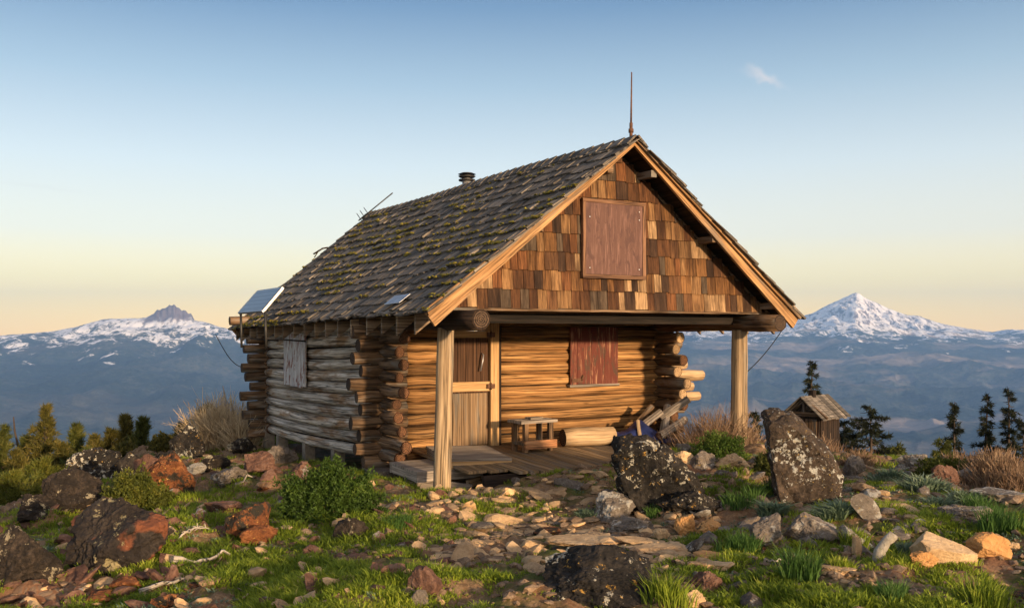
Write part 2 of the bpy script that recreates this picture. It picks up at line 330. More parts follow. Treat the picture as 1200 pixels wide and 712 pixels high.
K['grey'] = rockmat('grey_brown_rock', [(.055, .045, .038), (.15, .125, .10), (.28, .235, .19)], (.40, .38, .33), (.58, .64), (.3, .2, .06))
K['orange'] = rockmat('orange_rock', [(.22, .10, .035), (.42, .22, .08), (.55, .31, .13)], (.10, .07, .04), (.66, .72), bmp=.5)
K['white'] = rockmat('pale_rock', [(.10, .09, .075), (.27, .25, .21), (.46, .43, .38)], (.2, .17, .1), (.62, .68))
K['pebble'] = rockmat('small_stones', [(.075, .045, .028), (.19, .13, .082), (.36, .27, .18)], sc=3, bmp=.5)
def leaf(name, stops, trans=.25):
    m, nt, b = newmat(name, .6, .2); r = attr(nt); g = N(nt, 'ShaderNodeNewGeometry')
    n = noise(nt, g.outputs['Position'], 1.6, 3)
    c = ramp(nt, stops, math_(nt, 'ADD', math_(nt, 'MULTIPLY', r, .7), math_(nt, 'MULTIPLY', math_(nt, 'SUBTRACT', n, .35), .8)))
    nt.links.new(c, b.inputs['Base Color'])
    tr = N(nt, 'ShaderNodeBsdfTranslucent'); nt.links.new(c, tr.inputs[0]); mx = N(nt, 'ShaderNodeMixShader'); mx.inputs[0].default_value = trans
    nt.links.new(b.outputs[0], mx.inputs[1]); nt.links.new(tr.outputs[0], mx.inputs[2]); nt.links.new(mx.outputs[0], nt.nodes['Material Output'].inputs[0]); return m
G = {}
G['grass'] = leaf('grass_blades', [(0, (.035, .055, .008)), (.35, (.13, .19, .016)), (.66, (.30, .36, .035)), (.84, (.48, .42, .12)), (1, (.58, .48, .22))], .3)
G['sage'] = leaf('sage_leaves', [(0, (.06, .10, .055)), (.5, (.14, .20, .12)), (1, (.34, .40, .28))], .2)
G['tuft'] = leaf('tuft_blades', [(0, (.03, .065, .015)), (.5, (.07, .15, .03)), (.85, (.15, .24, .06)), (1, (.42, .34, .16))], .3)
G['olive'] = leaf('olive_needles', [(0, (.025, .028, .008)), (.45, (.095, .090, .020)), (1, (.28, .21, .05))], .25)
G['green'] = leaf('green_needles', [(0, (.03, .04, .010)), (.5, (.085, .10, .022)), (1, (.22, .20, .05))], .3)
G['fir'] = leaf('fir_needles', [(0, (.006, .009, .005)), (.5, (.016, .022, .010)), (1, (.045, .048, .020))], .1)
G['shrub'] = leaf('shrub_leaves', [(0, (.02, .04, .008)), (.5, (.06, .11, .016)), (1, (.16, .21, .04))], .25)
G['yshrub'] = leaf('yellow_shrub_leaves', [(0, (.03, .042, .008)), (.5, (.10, .115, .018)), (1, (.26, .23, .04))], .25)
G['dry'] = leaf('dry_twigs', [(0, (.08, .045, .025)), (.5, (.20, .125, .075)), (1, (.36, .26, .16))], .1)
G['straw'] = leaf('straw_twigs', [(0, (.20, .14, .08)), (.5, (.46, .35, .21)), (1, (.70, .57, .38))], .1)
G['moss'] = leaf('roof_moss', [(0, (.08, .068, .010)), (.5, (.19, .155, .018)), (1, (.36, .29, .035))], .1)

# ------------------------------------------------------------------ terrain shape
CP = np.array([
 (-.85, 11.9, .02), (3.43, 14.35, .22), (0, 0, .32), (0, 6.3, .22), (3.2, 5.9, .32), (5, 2, .2), (-4.1, 7.6, -.22), (-2, 7, .04), (-3.5, 10, -.12), (-1.5, 9.5, .04), (1, 9.5, .08), (1.2, 11.4, .19), (3, 12.6, .23),
 (-9.2, 16.5, -1.15), (-7.6, 18.5, -.72), (-7.4, 21.5, -.55), (-5.6, 18.8, -.28), (-4.6, 18, -.22), (-3, 13.6, -.02), (-2.1, 13.5, .0), (-4.6, 14.2, -.22), (-6.5, 12, -.5), (-8, 9, -.9), (-13, 14, -2.3), (-10, 26, -2.7), (-16, 24, -4.2), (-5, 25, -1.3),
 (0, 18, .0), (2.4, 16.1, .22), (2, 22, -.6), (3.7, 9.15, .33), (5.8, 14.4, .10), (6.4, 11.8, .26), (4.6, 13.3, .22), (9, 12, .1), (8, 16.5, -.35), (5.2, 18, -.25), (9, 22, -1.3), (9, 28, -2.2), (14, 30, -3.5), (14, 22, -2.1), (6, 32, -2.6),
 (12, 8, .0), (8, 4, -.1), (0, -8, 0), (10, -10, -1), (-8, 0, -.9), (-10, -10, -2), (20, 15, -3.5), (-20, 10, -4.5), (0, 36, -4.4), (-14, 36, -6.0), (20, 36, -6)], float)
def _solve():
    P = CP[:, :2]; n = len(P); D = np.sqrt(((P[:, None]-P[None])**2).sum(-1)+.4)
    A = np.zeros((n+3, n+3)); A[:n, :n] = D; A[:n, n:] = np.c_[np.ones(n), P]; A[n:, :n] = A[:n, n:].T
    return np.linalg.solve(A, np.r_[CP[:, 2], 0, 0, 0])
_RW = _solve()
def Hs(x, y):
    """smooth height"""
    x = np.asarray(x, float); y = np.asarray(y, float); z = _RW[-3]+_RW[-2]*x+_RW[-1]*y
    for i, (a, b, _) in enumerate(CP): z = z+_RW[i]*np.sqrt((x-a)**2+(y-b)**2+.4)
    r = np.hypot(x, y-5); far = -6-.44*(r-34)
    far = np.maximum(far, -1000)
    return z*(1-sstep(24, 44, r))+far*sstep(24, 44, r)
# flattened where the cabin stands on its piers
O2 = np.array((-.85, 11.9)); UA = math.atan2(.496, .868); UX = np.array((math.cos(UA), math.sin(UA))); VX = np.array((-math.sin(UA), math.cos(UA)))
def H(x, y):
    x = np.asarray(x, float); y = np.asarray(y, float); z = Hs(x, y); p = np.stack([x, y], -1)
    r = np.hypot(x, y); det = sstep(70, 30, r)
    u = (p-O2)@UX; v = (p-O2)@VX
    ins = sstep(-.3, .3, u)*sstep(5.5, 4.7, u)*sstep(-.3, .3, v)*sstep(8.4, 7.6, v); lift = sstep(.6, 1.1, u)*sstep(5.6, 4.6, u)*sstep(-1.6, -.45, v)*sstep(.3, 0., v)
    b = fbm(p*.9, 3, 5)*.11+fbm(p*3.1, 3, 9)*.07+np.maximum(0, ridged(p*1.7, 3, 3)-.55)*.10
    b = b+np.maximum(fbm(p*9, 2, 21), 0)*.028
    b = b*(1+1.3*sstep(-2, -6, x))+fbm(p*.12, 3, 40)*6*sstep(45, 120, r)+fbm(p*.008, 4, 44)*40*sstep(200, 900, r)
    z = z+b*np.maximum(det, .15*(r > 50))*(1-ins*.9)+fbm(p*.008, 4, 44)*40*sstep(200, 900, r)
    return z-ins*.22+lift*.10
def hz(x, y): return float(H(np.array([x]), np.array([y]))[0])
def ground_at(px, py):
    """point of the ground seen in the direction of (px, py) of the 1200 x 712 photograph"""
    Y = np.linspace(4.5, 45, 1600); X = (px-600)/F*Y; Z = EYE-(py-HOR)/F*Y; h = H(X, Y)
    i = np.argmax(h >= Z) if (h >= Z).any() else len(Y)-1
    return Vector((X[i], Y[i], h[i]))
def pt(px, py, Y): return Vector(((px-600)/F*Y, Y, EYE-(py-HOR)/F*Y))
def loc2w(u, v, z=0):
    p = O2+UX*u+VX*v; return Vector((p[0], p[1], z))

def polar(rs, an, zf, cx=0, cy=0):
    Rr, A = np.meshgrid(rs, an, indexing='ij'); X = Rr*np.sin(A)+cx; Y = Rr*np.cos(A)+cy; Z = zf(X, Y)
    V = np.stack([X, Y, Z], -1).reshape(-1, 3); nr, na = len(rs), len(an)
    i = np.arange((nr-1))[:, None]*na+np.arange(na)[None]; j = np.arange((nr-1))[:, None]*na+(np.arange(na)[None]+1) % na
    Fc = np.stack([i, i+na, j+na, j], -1).reshape(-1, 4)
    return V, Fc
dense = np.linspace(R(-40), R(40), 760); rest = np.linspace(R(40), R(320), 90)[1:-1]
an = np.r_[dense, rest]
rs = [.3]
while rs[-1] < 2300: rs.append(rs[-1]+(0.35 if rs[-1] < 5 else max(.035, .0065*rs[-1]) if rs[-1] < 34 else .05*rs[-1]))
V, Fc = polar(np.array(rs), an, H)
def groundmat():
    m, nt, b = newmat('stony_soil', .95, .15); g = N(nt, 'ShaderNodeNewGeometry'); p = g.outputs['Position']
    n1 = noise(nt, p, 1.1, 8, .6); n2 = noise(nt, p, 14, 8, .7); n3 = noise(nt, p, .45, 3, .5); n4 = noise(nt, p, 60, 4, .7)
    c = ramp(nt, [(.3, (.07, .040, .020)), (.5, (.22, .135, .068)), (.68, (.44, .30, .165))], mixc(nt, n2, n4, .4))
    c = mixc(nt, c, (.20, .088, .050), math_(nt, 'MULTIPLY', ramp(nt, [(.50, (0,)*3), (.62, (1,)*3)], n3), .55))
    v = N(nt, 'ShaderNodeTexVoronoi', feature='F1'); v.inputs['Scale'].default_value = 11; nt.links.new(p, v.inputs['Vector'])
    vd = N(nt, 'ShaderNodeTexVoronoi', feature='DISTANCE_TO_EDGE'); vd.inputs['Scale'].default_value = 11; nt.links.new(p, vd.inputs['Vector'])
    st = mixc(nt, (.30, .22, .14), (.16, .11, .075), v.outputs['Color'])
    c = mixc(nt, c, st, math_(nt, 'MULTIPLY', ramp(nt, [(.06, (0,)*3), (.12, (1,)*3)], vd.outputs[0]), ramp(nt, [(.48, (0,)*3), (.58, (.7,)*3)], n1)))
    c = mixc(nt, c, mixc(nt, (.025, .045, .008), (.09, .12, .018), n2), ramp(nt, [(.50, (0,)*3), (.60, (.85,)*3)], noise(nt, p, 1.7, 6, .65)))
    ln = N(nt, 'ShaderNodeVectorMath', operation='LENGTH'); nt.links.new(p, ln.inputs[0])
    c = mixc(nt, c, (.035, .045, .02), maprange(nt, ln.outputs['Value'], 26, 45, 0, 1))
    nt.links.new(c, b.inputs['Base Color']); bump(nt, b, mixc(nt, mixc(nt, n2, n4, .4), vd.outputs[0], .4), .9, .05); return m
tag(npmesh('ground', V, Fc, groundmat(), smooth=True), kind='structure')

# ---- far country: forested plain rising to a volcanic range, a snowy cone and a craggy peak
def peak_pos(px, D): return ((px-600)/F*D, D)
AX, AY = peak_pos(1005, 24500); BX, BY = peak_pos(203, 17500)
PX = np.array([-400, 0, 40, 62, 90, 106, 122, 143, 160, 172, 180, 184, 187, 190, 194, 198, 201, 204, 207, 210, 213, 217, 220, 224, 228, 240, 252, 262, 280, 320, 500, 700, 840, 872, 900, 930, 952, 968, 982, 993, 999, 1004, 1009, 1016, 1028, 1040, 1052, 1064, 1076, 1086, 1100, 1115, 1140, 1162, 1180, 1200, 1500.])
PY = np.array([399, 393, 390, 388, 383, 378, 374, 373, 372.5, 371, 366.5, 362, 363, 360.5, 361.5, 357, 357.5, 355.5, 360, 360, 363.5, 362.5, 366.5, 367, 375, 377, 381, 384, 388, 391, 392, 390, 388, 386, 381, 373, 366.5, 358, 352, 346.5, 343.5, 342, 345, 350, 355, 360.5, 365.5, 369, 369, 373, 378, 381.5, 385.5, 389, 386, 387, 391])
def FarH(X, Y):
    r = np.hypot(X, Y); p = np.stack([X, Y], -1)/1000.
    az = np.where(Y > 100, X/np.maximum(Y, 100), 9)
    t = sstep(6500, 26000, Y)
    z = -1010+930*t**1.15+fbm(p*.35, 5, 60)*130*sstep(3500, 14000, r)*(1-.65*sstep(15000, 22000, r))
    z = z+(ridged(p*.55, 5, 66)-.5)*340*sstep(5000, 12000, r)*(1-.6*sstep(16000, 23000, r))
    px = 600+F*az; rt = sstep(450, 750, px); y0 = 17500+7000*rt
    pr = np.interp(px, PX, PY); broad = np.interp(px, PX[(PX < 170) | ((PX > 230) & (PX < 930)) | (PX > 1130)], PY[(PX < 170) | ((PX > 230) & (PX < 930)) | (PX > 1130)])
    hp = (HOR-pr)/F*y0; hb = (HOR-broad)/F*y0; dy = Y-y0; ex = np.maximum(hp-hb, 0)
    wr = np.where(rt > .5, 1500+ex*1.1, 300+ex*1.0); fr = np.exp(-(np.abs(dy)/wr)**1.15); fb = np.exp(-(np.abs(dy)/4200.)**1.6)
    rough = (ridged(np.stack([X/900., Y/1500.], -1), 5, 71)-.62)*(190+ex*.30)*np.exp(-(np.abs(dy)/4500.)**2)*sstep(60, 900, np.abs(dy))+fbm(p*6, 4, 73)*16*fr
    crag = (vn(np.stack([X/42., Y/200.], -1), 82)+.6*vn(np.stack([X/20., Y/120.], -1), 83))*15*np.clip(ex/200., 0, 1)*(1-rt)*fr
    z = z*(1-fb)+np.maximum(z, hb-0)*0+fb*(hb-20*0)+ex*fr+rough+crag
    z = z-sstep(y0+3500, y0+9000, Y)*500
    return np.maximum(np.where(Y > 100, z, -1000), -1060)
an2 = np.r_[np.linspace(R(-38), R(38), 1100), np.linspace(R(38), R(322), 80)[1:-1]]
rs2 = [2000.]
while rs2[-1] < 31500: rs2.append(rs2[-1]+(.035*rs2[-1] if rs2[-1] < 9000 else 160 if rs2[-1] < 15500 else 70 if rs2[-1] < 28500 else 1500))
V, Fc = polar(np.array(rs2), an2, FarH)
def farmat():
    m, nt, b = newmat('forest_and_snow', 1.0, .05); g = N(nt, 'ShaderNodeNewGeometry'); p = g.outputs['Position']
    s = N(nt, 'ShaderNodeSeparateXYZ'); nt.links.new(p, s.inputs[0]); sn = N(nt, 'ShaderNodeSeparateXYZ'); nt.links.new(g.outputs['Normal'], sn.inputs[0])
    n1 = noise(nt, p, .0005, 8, .6); n2 = noise(nt, p, .003, 8, .65); n3 = noise(nt, p, .012, 5, .6)
    c = ramp(nt, [(.38, (.006, .014, .018)), (.5, (.030, .046, .044)), (.60, (.095, .10, .085))], mixc(nt, n1, mixc(nt, n3, noise(nt, p, .03, 3, .6), .4), .5))
    c = mixc(nt, c, (.36, .28, .22), math_(nt, 'MULTIPLY', ramp(nt, [(.49, (0,)*3), (.60, (1,)*3)], noise(nt, mapping(nt, p, (.7, 1.6, 1)), .00032, 7, .6)), maprange(nt, s.outputs[0], 1500, 4500, .12, .85)))
    # bare rock high up, then snow
    hh = math_(nt, 'ADD', s.outputs[2], math_(nt, 'MULTIPLY', math_(nt, 'SUBTRACT', n2, .5), 900.))
    c = mixc(nt, c, mixc(nt, (.09, .07, .08), (.26, .20, .19), n3), maprange(nt, hh, 120, 330, 0, 1))
    dA = N(nt, 'ShaderNodeVectorMath', operation='DISTANCE'); nt.links.new(p, dA.inputs[0]); dA.inputs[1].default_value = (AX, AY, 300)
    low = maprange(nt, dA.outputs['Value'], 3500, 9000, 20., 160.)
    f1 = ramp(nt, [(.0, (0,)*3), (1., (1,)*3)], math_(nt, 'DIVIDE', math_(nt, 'SUBTRACT', hh, low), 140.))
    dB = N(nt, 'ShaderNodeVectorMath', operation='DISTANCE'); nt.links.new(p, dB.inputs[0]); dB.inputs[1].default_value = (BX, BY, 300)
    f2 = ramp(nt, [(.0, (0,)*3), (1., (1,)*3)], math_(nt, 'DIVIDE', math_(nt, 'SUBTRACT', math_(nt, 'ADD', hh, maprange(nt, dB.outputs['Value'], 600, 6500, 150., 40.)), math_(nt, 'MULTIPLY', math_(nt, 'SUBTRACT', noise(nt, p, .0016, 9, .75), .5), -2400.)), 110.))
    steep = math_(nt, 'MULTIPLY', maprange(nt, sn.outputs[2], .64, .76, 0, 1), ramp(nt, [(.43, (0,)*3), (.50, (1,)*3)], noise(nt, mapping(nt, p, (2.2, 1, .5)), .0036, 9, .72)))
    f = math_(nt, 'MULTIPLY', math_(nt, 'MAXIMUM', f1, f2), steep)
    dC = N(nt, 'ShaderNodeVectorMath', operation='DISTANCE'); nt.links.new(mapping(nt, p, (1, .3, 0)), dC.inputs[0]); dC.inputs[1].default_value = (BX, BY*.3, 0)
    cm = math_(nt, 'MULTIPLY', maprange(nt, dC.outputs['Value'], 380, 520, 1, 0), maprange(nt, math_(nt, 'ADD', s.outputs[2], math_(nt, 'MULTIPLY', math_(nt, 'SUBTRACT', noise(nt, mapping(nt, p, (1, .3, .3)), .008, 5, .7), .5), 420.)), 215, 290, 0, 1))
    c = mixc(nt, c, mixc(nt, (.07, .05, .055), (.20, .13, .12), n3), cm)
    f = math_(nt, 'MULTIPLY', f, math_(nt, 'SUBTRACT', 1.0, math_(nt, 'MULTIPLY', cm, .93)))
    c = mixc(nt, c, (.90, .88, .86), f)
    nt.links.new(c, b.inputs['Base Color']); bump(nt, b, n2, 1.0, 60.); return m
tag(npmesh('plain', V, Fc, farmat(), smooth=True), kind='structure')

# ---- the air
hm = bpy.data.materials.new('haze_air'); hm.use_nodes = True; hn = hm.node_tree; hn.nodes.clear()
pv = N(hn, 'ShaderNodeVolumePrincipled'); pv.inputs['Color'].default_value = (.27, .52, 1.0, 1); pv.inputs['Density'].default_value = 3.6e-5; pv.inputs['Anisotropy'].default_value = 0.
mo = N(hn, 'ShaderNodeOutputMaterial'); hn.links.new(pv.outputs[0], mo.inputs['Volume'])
mb = MB(); mb.box(-33500, 33500, -33500, 33500, -1250, 1500); tag(mb.build('haze', hm), kind='stuff')
# ------------------------------------------------------------------ the log cabin
CAB = empty('log_cabin', (O2[0], O2[1], 0), UA)
tag(CAB, 'weathered log cabin with mossy shake roof and shingled gable over an open porch', 'cabin')
WID = 4.93; UM = WID/2; OV = .5; V0 = -.65; V1 = 8.75
def ez(v, side=0): return (2.275-.016*(v-V0)) if side == 0 else 2.275-.004*(v-V0)
def rz(v): return 4.555+.005*(v-V0)+.02*math.sin(v*.7)
def roofp(side, s, v, h=0.):
    """point on the roof skin; side 0 left, 1 right; s 0 eave 1 ridge; h height off the skin"""
    ue = -OV if side == 0 else WID+OV; e = ez(v, side); r = rz(v); sag = -.05*math.sin(math.pi*min(max((v-V0)/(V1-V0), 0), 1))*math.sin(math.pi*min(max(s, 0), 1))
    u = ue+(UM-ue)*s; z = e+(r-e)*s+sag; du, dz = (UM-ue), (r-e); L = math.hypot(du, dz); sg = 1 if side == 0 else -1
    return Vector((u-sg*abs(dz)/L*h*(1 if True else 1), v, z+abs(du)/L*h))
# roof: one mesh of shakes per slope
RL = math.hypot(UM+OV, 2.28); NC = 16; CR = 1.0/NC
moss_pts = []
for side in (0, 1):
    mb = MB()
    for i in range(-1, NC):
        s0 = max(i*CR, -.012); s1 = min((i+2.1)*CR, 1.0)
        if i == -1: s0, s1 = -.018, CR*.8
        v = V0-.06+random.uniform(-.06, 0)
        rowj = random.uniform(-.004, .004)
        while v < V1:
            w = random.choice([.09, .12, .15, .17, .20, .24])*random.uniform(.85, 1.15); v2 = min(v+w, V1+.03)
            j = random.gauss(0, .0055)+rowj+.006*math.sin(v*1.3+i); a = s0+j; th = random.uniform(.010, .022); hb = .03+random.uniform(0, .014)+(.02 if random.random() < .05 else 0); tw = random.uniform(-.006, .006)
            g = .004
            P = [roofp(side, a, v+g, hb-.012), roofp(side, a+random.uniform(-.004, .004), v2-g, hb-.012), roofp(side, s1, v2-g, .004), roofp(side, s1, v+g, .004)]
            Q = [roofp(side, a, v+g, hb+th+tw), roofp(side, a+random.uniform(-.003, .003), v2-g, hb+th-tw), roofp(side, s1, v2-g, .012), roofp(side, s1, v+g, .012)]
            if side == 1: P = [P[1], P[0], P[3], P[2]]; Q = [Q[1], Q[0], Q[3], Q[2]]
            mb.hexa(P+Q, random.random(), 0, 1)
            if side == 0: moss_pts.append((a, v, v2, hb+th))
            v = v2
    rf = mb.build('roof', W['roof'], CAB)
    if side == 0: ROOF = rf
mb = MB()      # ridge cap shakes
v = V0-.06
while v < V1:
    for side in (0, 1):
        P = [roofp(side, .955, v, .035), roofp(side, .955, v+.42, .03), roofp(side, 1.006, v+.42, .035), roofp(side, 1.006, v, .05)]
        Q = [roofp(side, .955, v, .06), roofp(side, .955, v+.42, .04), roofp(side, 1.006, v+.42, .045), roofp(side, 1.006, v, .075)]
        if side: P = [P[1], P[0], P[3], P[2]]; Q = [Q[1], Q[0], Q[3], Q[2]]
        mb.hexa(P+Q, random.random(), 0)
    v += .24
mb.build('ridge_cap', W['roof'], CAB)
mb = MB()      # sheathing under the shakes
for side in (0, 1):
    for k in range(12):
        a, b = k/12+.002, (k+1)/12-.002
        P = [roofp(side, a, V0+.02, -.03), roofp(side, a, V1-.03, -.03), roofp(side, b, V1-.03, -.03), roofp(side, b, V0+.02, -.03)]
        Q = [roofp(side, a, V0+.02, -.002), roofp(side, a, V1-.03, -.002), roofp(side, b, V1-.03, -.002), roofp(side, b, V0+.02, -.002)]
        if side: P = P[::-1]; Q = Q[::-1]
        mb.hexa(P+Q, None, 0)
mb.build('roof_deck', W['dark'], CAB)
# moss cushions along the butts of the shakes
ico = bmesh.new(); bmesh.ops.create_icosphere(ico, subdivisions=1, radius=1); IV = np.array([v.co[:] for v in ico.verts]); IF = np.array([[v.index for v in f.verts] for f in ico.faces]); ico.free()
mv = []; mf = []; mr = []; cnt = 0
for (a, v, v2, h) in moss_pts:
    q = fbm(np.array([[a*6, v*.9]]), 3, 90)[0]; dens = max(0, q*1.5-.02+.5*math.exp(-((a-.35)/.22)**2)*math.exp(-((v-4.2)/3.0)**2))
    n = np.random.default_rng(abs(int(v*1000)+int(a*9999)+5000)).poisson(dens*9.0)
    for _ in range(min(n, 14)):
        vv = random.uniform(v, v2); aa = a+random.uniform(-.002, .012); c = roofp(0, aa, vv, h+.002); s = random.uniform(.010, .032)
        X = IV*np.array([s*.8, s*random.uniform(1.0, 2.0), s*.55])*(1+.3*rng.standard_normal((len(IV), 1)))
        mv.append(X+np.array(c)); mf.append(IF+cnt); mr.append(np.full(len(IF), random.random())); cnt += len(IV)
mo_ = npmesh('moss', np.concatenate(mv), np.concatenate(mf), G['moss'], np.concatenate(mr), parent=ROOF); mo_['kind'] = 'stuff'
# rafters with exposed tails
for side in (0, 1):
    for k in range(17):
        v = V0+.45+k*(V1-V0-.58)/16; mb = MB(); sl = (rz(v)-ez(v, side))/(UM+OV); sgn = 1 if side == 0 else -1; ue = (-OV+.015+random.uniform(0, .03)) if side == 0 else (WID+OV-.015-random.uniform(0, .03))
        zz = lambda u: ez(v, side)+sl*abs(u-(-OV if side == 0 else WID+OV))-.045
        ui = UM-sgn*.04; dpt = .235; P = [(ue, v-.02, zz(ue)-dpt), (ui, v-.02, zz(ui)-dpt), (ui, v+.022, zz(ui)-dpt), (ue, v+.022, zz(ue)-dpt)]; Q = [(ue, v-.02, zz(ue)), (ui, v-.02, zz(ui)), (ui, v+.022, zz(ui)), (ue, v+.022, zz(ue))]
        if side: P = [P[1], P[0], P[3], P[2]]; Q = [Q[1], Q[0], Q[3], Q[2]]
        mb.hexa(P+Q, random.random(), 0, 0); mb.build('rafter', W['rafter'], CAB)
# bargeboards: two boards per rake at both ends
for (vb, t) in ((V0, 1), (V1-.05, -1)):
    for side in (0, 1):
        mb = MB(); hh = .20
        for (off, th, hh, hz0) in ((0., .045, .20, .012), (-.047*t, .03, .085, .055)):
            vv0, vv1 = vb+off, vb+off+th*t; vv0, vv1 = min(vv0, vv1), max(vv0, vv1)
            if off and vb == V0: pass
            A = [roofp(side, -.012, vv0, hz0-hh), roofp(side, -.012, vv1, hz0-hh), roofp(side, 1.0, vv1, hz0-hh), roofp(side, 1.0, vv0, hz0-hh)]
            B = [roofp(side, -.012, vv0, hz0), roofp(side, -.012, vv1, hz0), roofp(side, 1.0, vv1, hz0), roofp(side, 1.0, vv0, hz0)]
            for q in (2, 3):
                A[q] = Vector((UM, A[q].y, A[q].z-abs(UM-A[q].x)*(-.77))); B[q] = Vector((UM, B[q].y, B[q].z+abs(UM-B[q].x)*(-.77 if hz0 > 0 else .77)))
            if side == 0: A = [A[1], A[0], A[3], A[2]]; B = [B[1], B[0], B[3], B[2]]
            mb.hexa(A+B, random.random(), 0, 1)
            if not off or side: pass
        mb.build('bargeboard', W['board'], CAB)
# short outrigger boards behind the bargeboards
for side in (0, 1):
    for s in (.10, .5, .86): mb = MB(); a = roofp(side, s, V0+.047, -.10); b = roofp(side, s, -.28, -.10); mb.beam(a, b, .09, .09, (0, 0, 1)); mb.build('outrigger', W['corner'], CAB)
# gable walls with shingles
GV = -.28
def halfw(z, v): e = ez(v); return max(0, (rz(v)-.06-z)/(rz(v)-e)*(UM+OV)-.10)
def gable(vp, sgn, zb, rows=13):
    mb = MB(); ch = (rz(vp)-zb)/rows
    pts = [(UM-halfw(zb, vp), zb), (UM+halfw(zb, vp), zb), (UM, rz(vp)-.15)]
    vi = vp-sgn*.03
    # backing
    mb.hexa([(pts[0][0], min(vp, vi), zb), (pts[1][0], min(vp, vi), zb), (pts[1][0], max(vp, vi), zb), (pts[0][0], max(vp, vi), zb),
             (UM-.02, min(vp, vi), pts[2][1]), (UM+.02, min(vp, vi), pts[2][1]), (UM+.02, max(vp, vi), pts[2][1]), (UM-.02, max(vp, vi), pts[2][1])], .1, 1)
    for i in range(rows):
        z0 = zb+i*ch; z1 = z0+ch*1.12; hw = halfw(z0+ch*.5, vp)+.05; u = UM-hw
        while u < UM+hw:
            w = random.choice([.10, .12, .15, .18, .21, .14])*random.uniform(.9, 1.1); u2 = min(u+w, UM+hw); jz = random.uniform(-.012, .008); t = random.uniform(.014, .024)
            zt = min(z1, rz(vp)-.10-abs((u+u2)/2-UM)*.775)
            if zt-z0 > .03 and u2-u > .03:
                f0 = vp+sgn*.001; f1 = vp+sgn*(.016+t); ft = vp+sgn*.010
                lo, hi = (f1, f0) if sgn < 0 else (f0, f1); lt, ht = (ft, f0) if sgn < 0 else (f0, ft)
                mb.hexa([(u+.003, lo, z0+jz), (u2-.003, lo, z0+jz), (u2-.003, hi, z0+jz), (u+.003, hi, z0+jz), (u+.003, lt, zt), (u2-.003, lt, zt), (u2-.003, ht, zt), (u+.003, ht, zt)], random.random(), 0, 2)
            u = u2
    return mb.build('gable_wall', [W['shingle'], W['dark']], CAB)
gable(GV, -1, 2.335, 9); gable(7.95, 1, 2.30, 9)
mb = MB(); mb.box(-.12, WID+.12, GV-.030, GV+.03, 2.30, 2.333, .5); mb.build('drip_board', W['corner'], CAB)
def prism_board(name, mat, u0, u1, v0, v1, z0, z1, parent=CAB, m2=None):
    mb = MB(); mb.box(u0, u1, v0, v1, z0, z1, None, 0, 2); return mb.build(name, mat, parent)
# loft shutter
sh = prism_board('loft_shutter', W['brownpaint'], 1.89, 2.82, GV-.075, GV-.045, 2.80, 3.74)
mb = MB()
for (a, b, c, d) in ((1.84, 2.87, 3.742, 3.79), (1.84, 2.87, 2.745, 2.797), (1.84, 1.888, 2.797, 3.742), (2.822, 2.87, 2.797, 3.742)): mb.box(a, b, GV-.085, GV-.03, c, d)
mb.build('frame', wood('shutter_frame_wood', [(.08, .036, .02), (.17, .09, .05), (.26, .14, .08)]), sh)
for (a, b) in ((1.95, 2.88), (2.76, 2.88), (1.95, 3.55), (2.76, 3.55), (2.76, 3.66)):
    mb = MB(); mb.tube([(a, GV-.075, b), (a, GV-.085, b)], .008, 8, .5); mb.build('bolt', W['metal'], sh)
# log walls
LR = .0925; SP = .183
def log(mb, a, b, r=LR, ends=1, m=0, bow=0., jit=.05, seg=14, taper=0.):
    a = Vector(a); b = Vector(b); n = max(4, int((b-a).length/.35)); d = b-a
    perp = Vector((-d.y, d.x, 0)).normalized(); ph = random.uniform(0, 6)
    pts = []; rad = []
    for i in range(n+1):
        t = i/n; p = a+d*t; e = math.sin(t*math.pi)
        p = p+perp*(.010*math.sin(ph+t*5))+Vector((0, 0, bow*e+.006*math.sin(ph*2+t*7))); pts.append(p)
        rad.append(r*(1+taper*(t-.5))*(1+random.uniform(-.05, .05))*(.94 if i in (0, n) else 1))
    mb.tube(pts, rad, seg, None, m, ends, True, True, jit)
VW = 2.0; VB = 7.95
def sg(v): return -.022*(v-VW)          # the sills sink towards the back
def side_z(i): return .30+i*SP
NR = 12
pr_l = [.62, .80, .70, .55, .48, .82, .60, .74, .58, .88, .66, .78]
pu = [.30, .42, .36, .48, .34, .40, .52, .33, .46, .38, .47, .36]
# front wall, cut for the door
mb = MB(); DO = (.97, 1.80)
for i in range(NR+1):
    z = .22+i*SP-.09+.09; z = .205+i*SP
    if z > 2.38: break
    lft = -pu[i % 12]; rgt = WID+[.30, .45, .38, .55, .9, .75, .98, .6, .35, .5, .3, .4, .3][i % 13]
    if z < 2.10:
        log(mb, (lft, VW, z), (.35, VW, z), m=2, ends=1); log(mb, (.352, VW+.004, z), (DO[0], VW+.004, z), ends=1); log(mb, (DO[1]+.02, VW, z), (WID+.12, VW, z), ends=1, m=0)
    else: log(mb, (lft, VW, z), (.35, VW, z), m=2, ends=1); log(mb, (.352, VW, z), (WID+.12, VW, z), m=0)
    log(mb, (WID+.10, VW, z), (rgt, VW, z+random.uniform(-.01, .01)), r=LR*random.uniform(.86, 1.0), m=3 if i in (4, 5, 6, 7) else 2, ends=4 if i in (4, 5, 6, 7) else 1)
for (a, b, c, d) in ((.0, DO[0], .12, 2.36), (DO[1]+.02, WID, .12, 2.36), (DO[0], DO[1]+.02, 2.21, 2.36)): mb.box(a+.02, b-.002, VW+.02, VW+.06, c, d, .5, 5)  # added slabs behind the logs, coloured near-black as shade in the gaps
mb.build('front_wall', [W['front'], W['endgrey'], W['corner'], W['pale'], W['endpale'], W['shade_dark']], CAB)
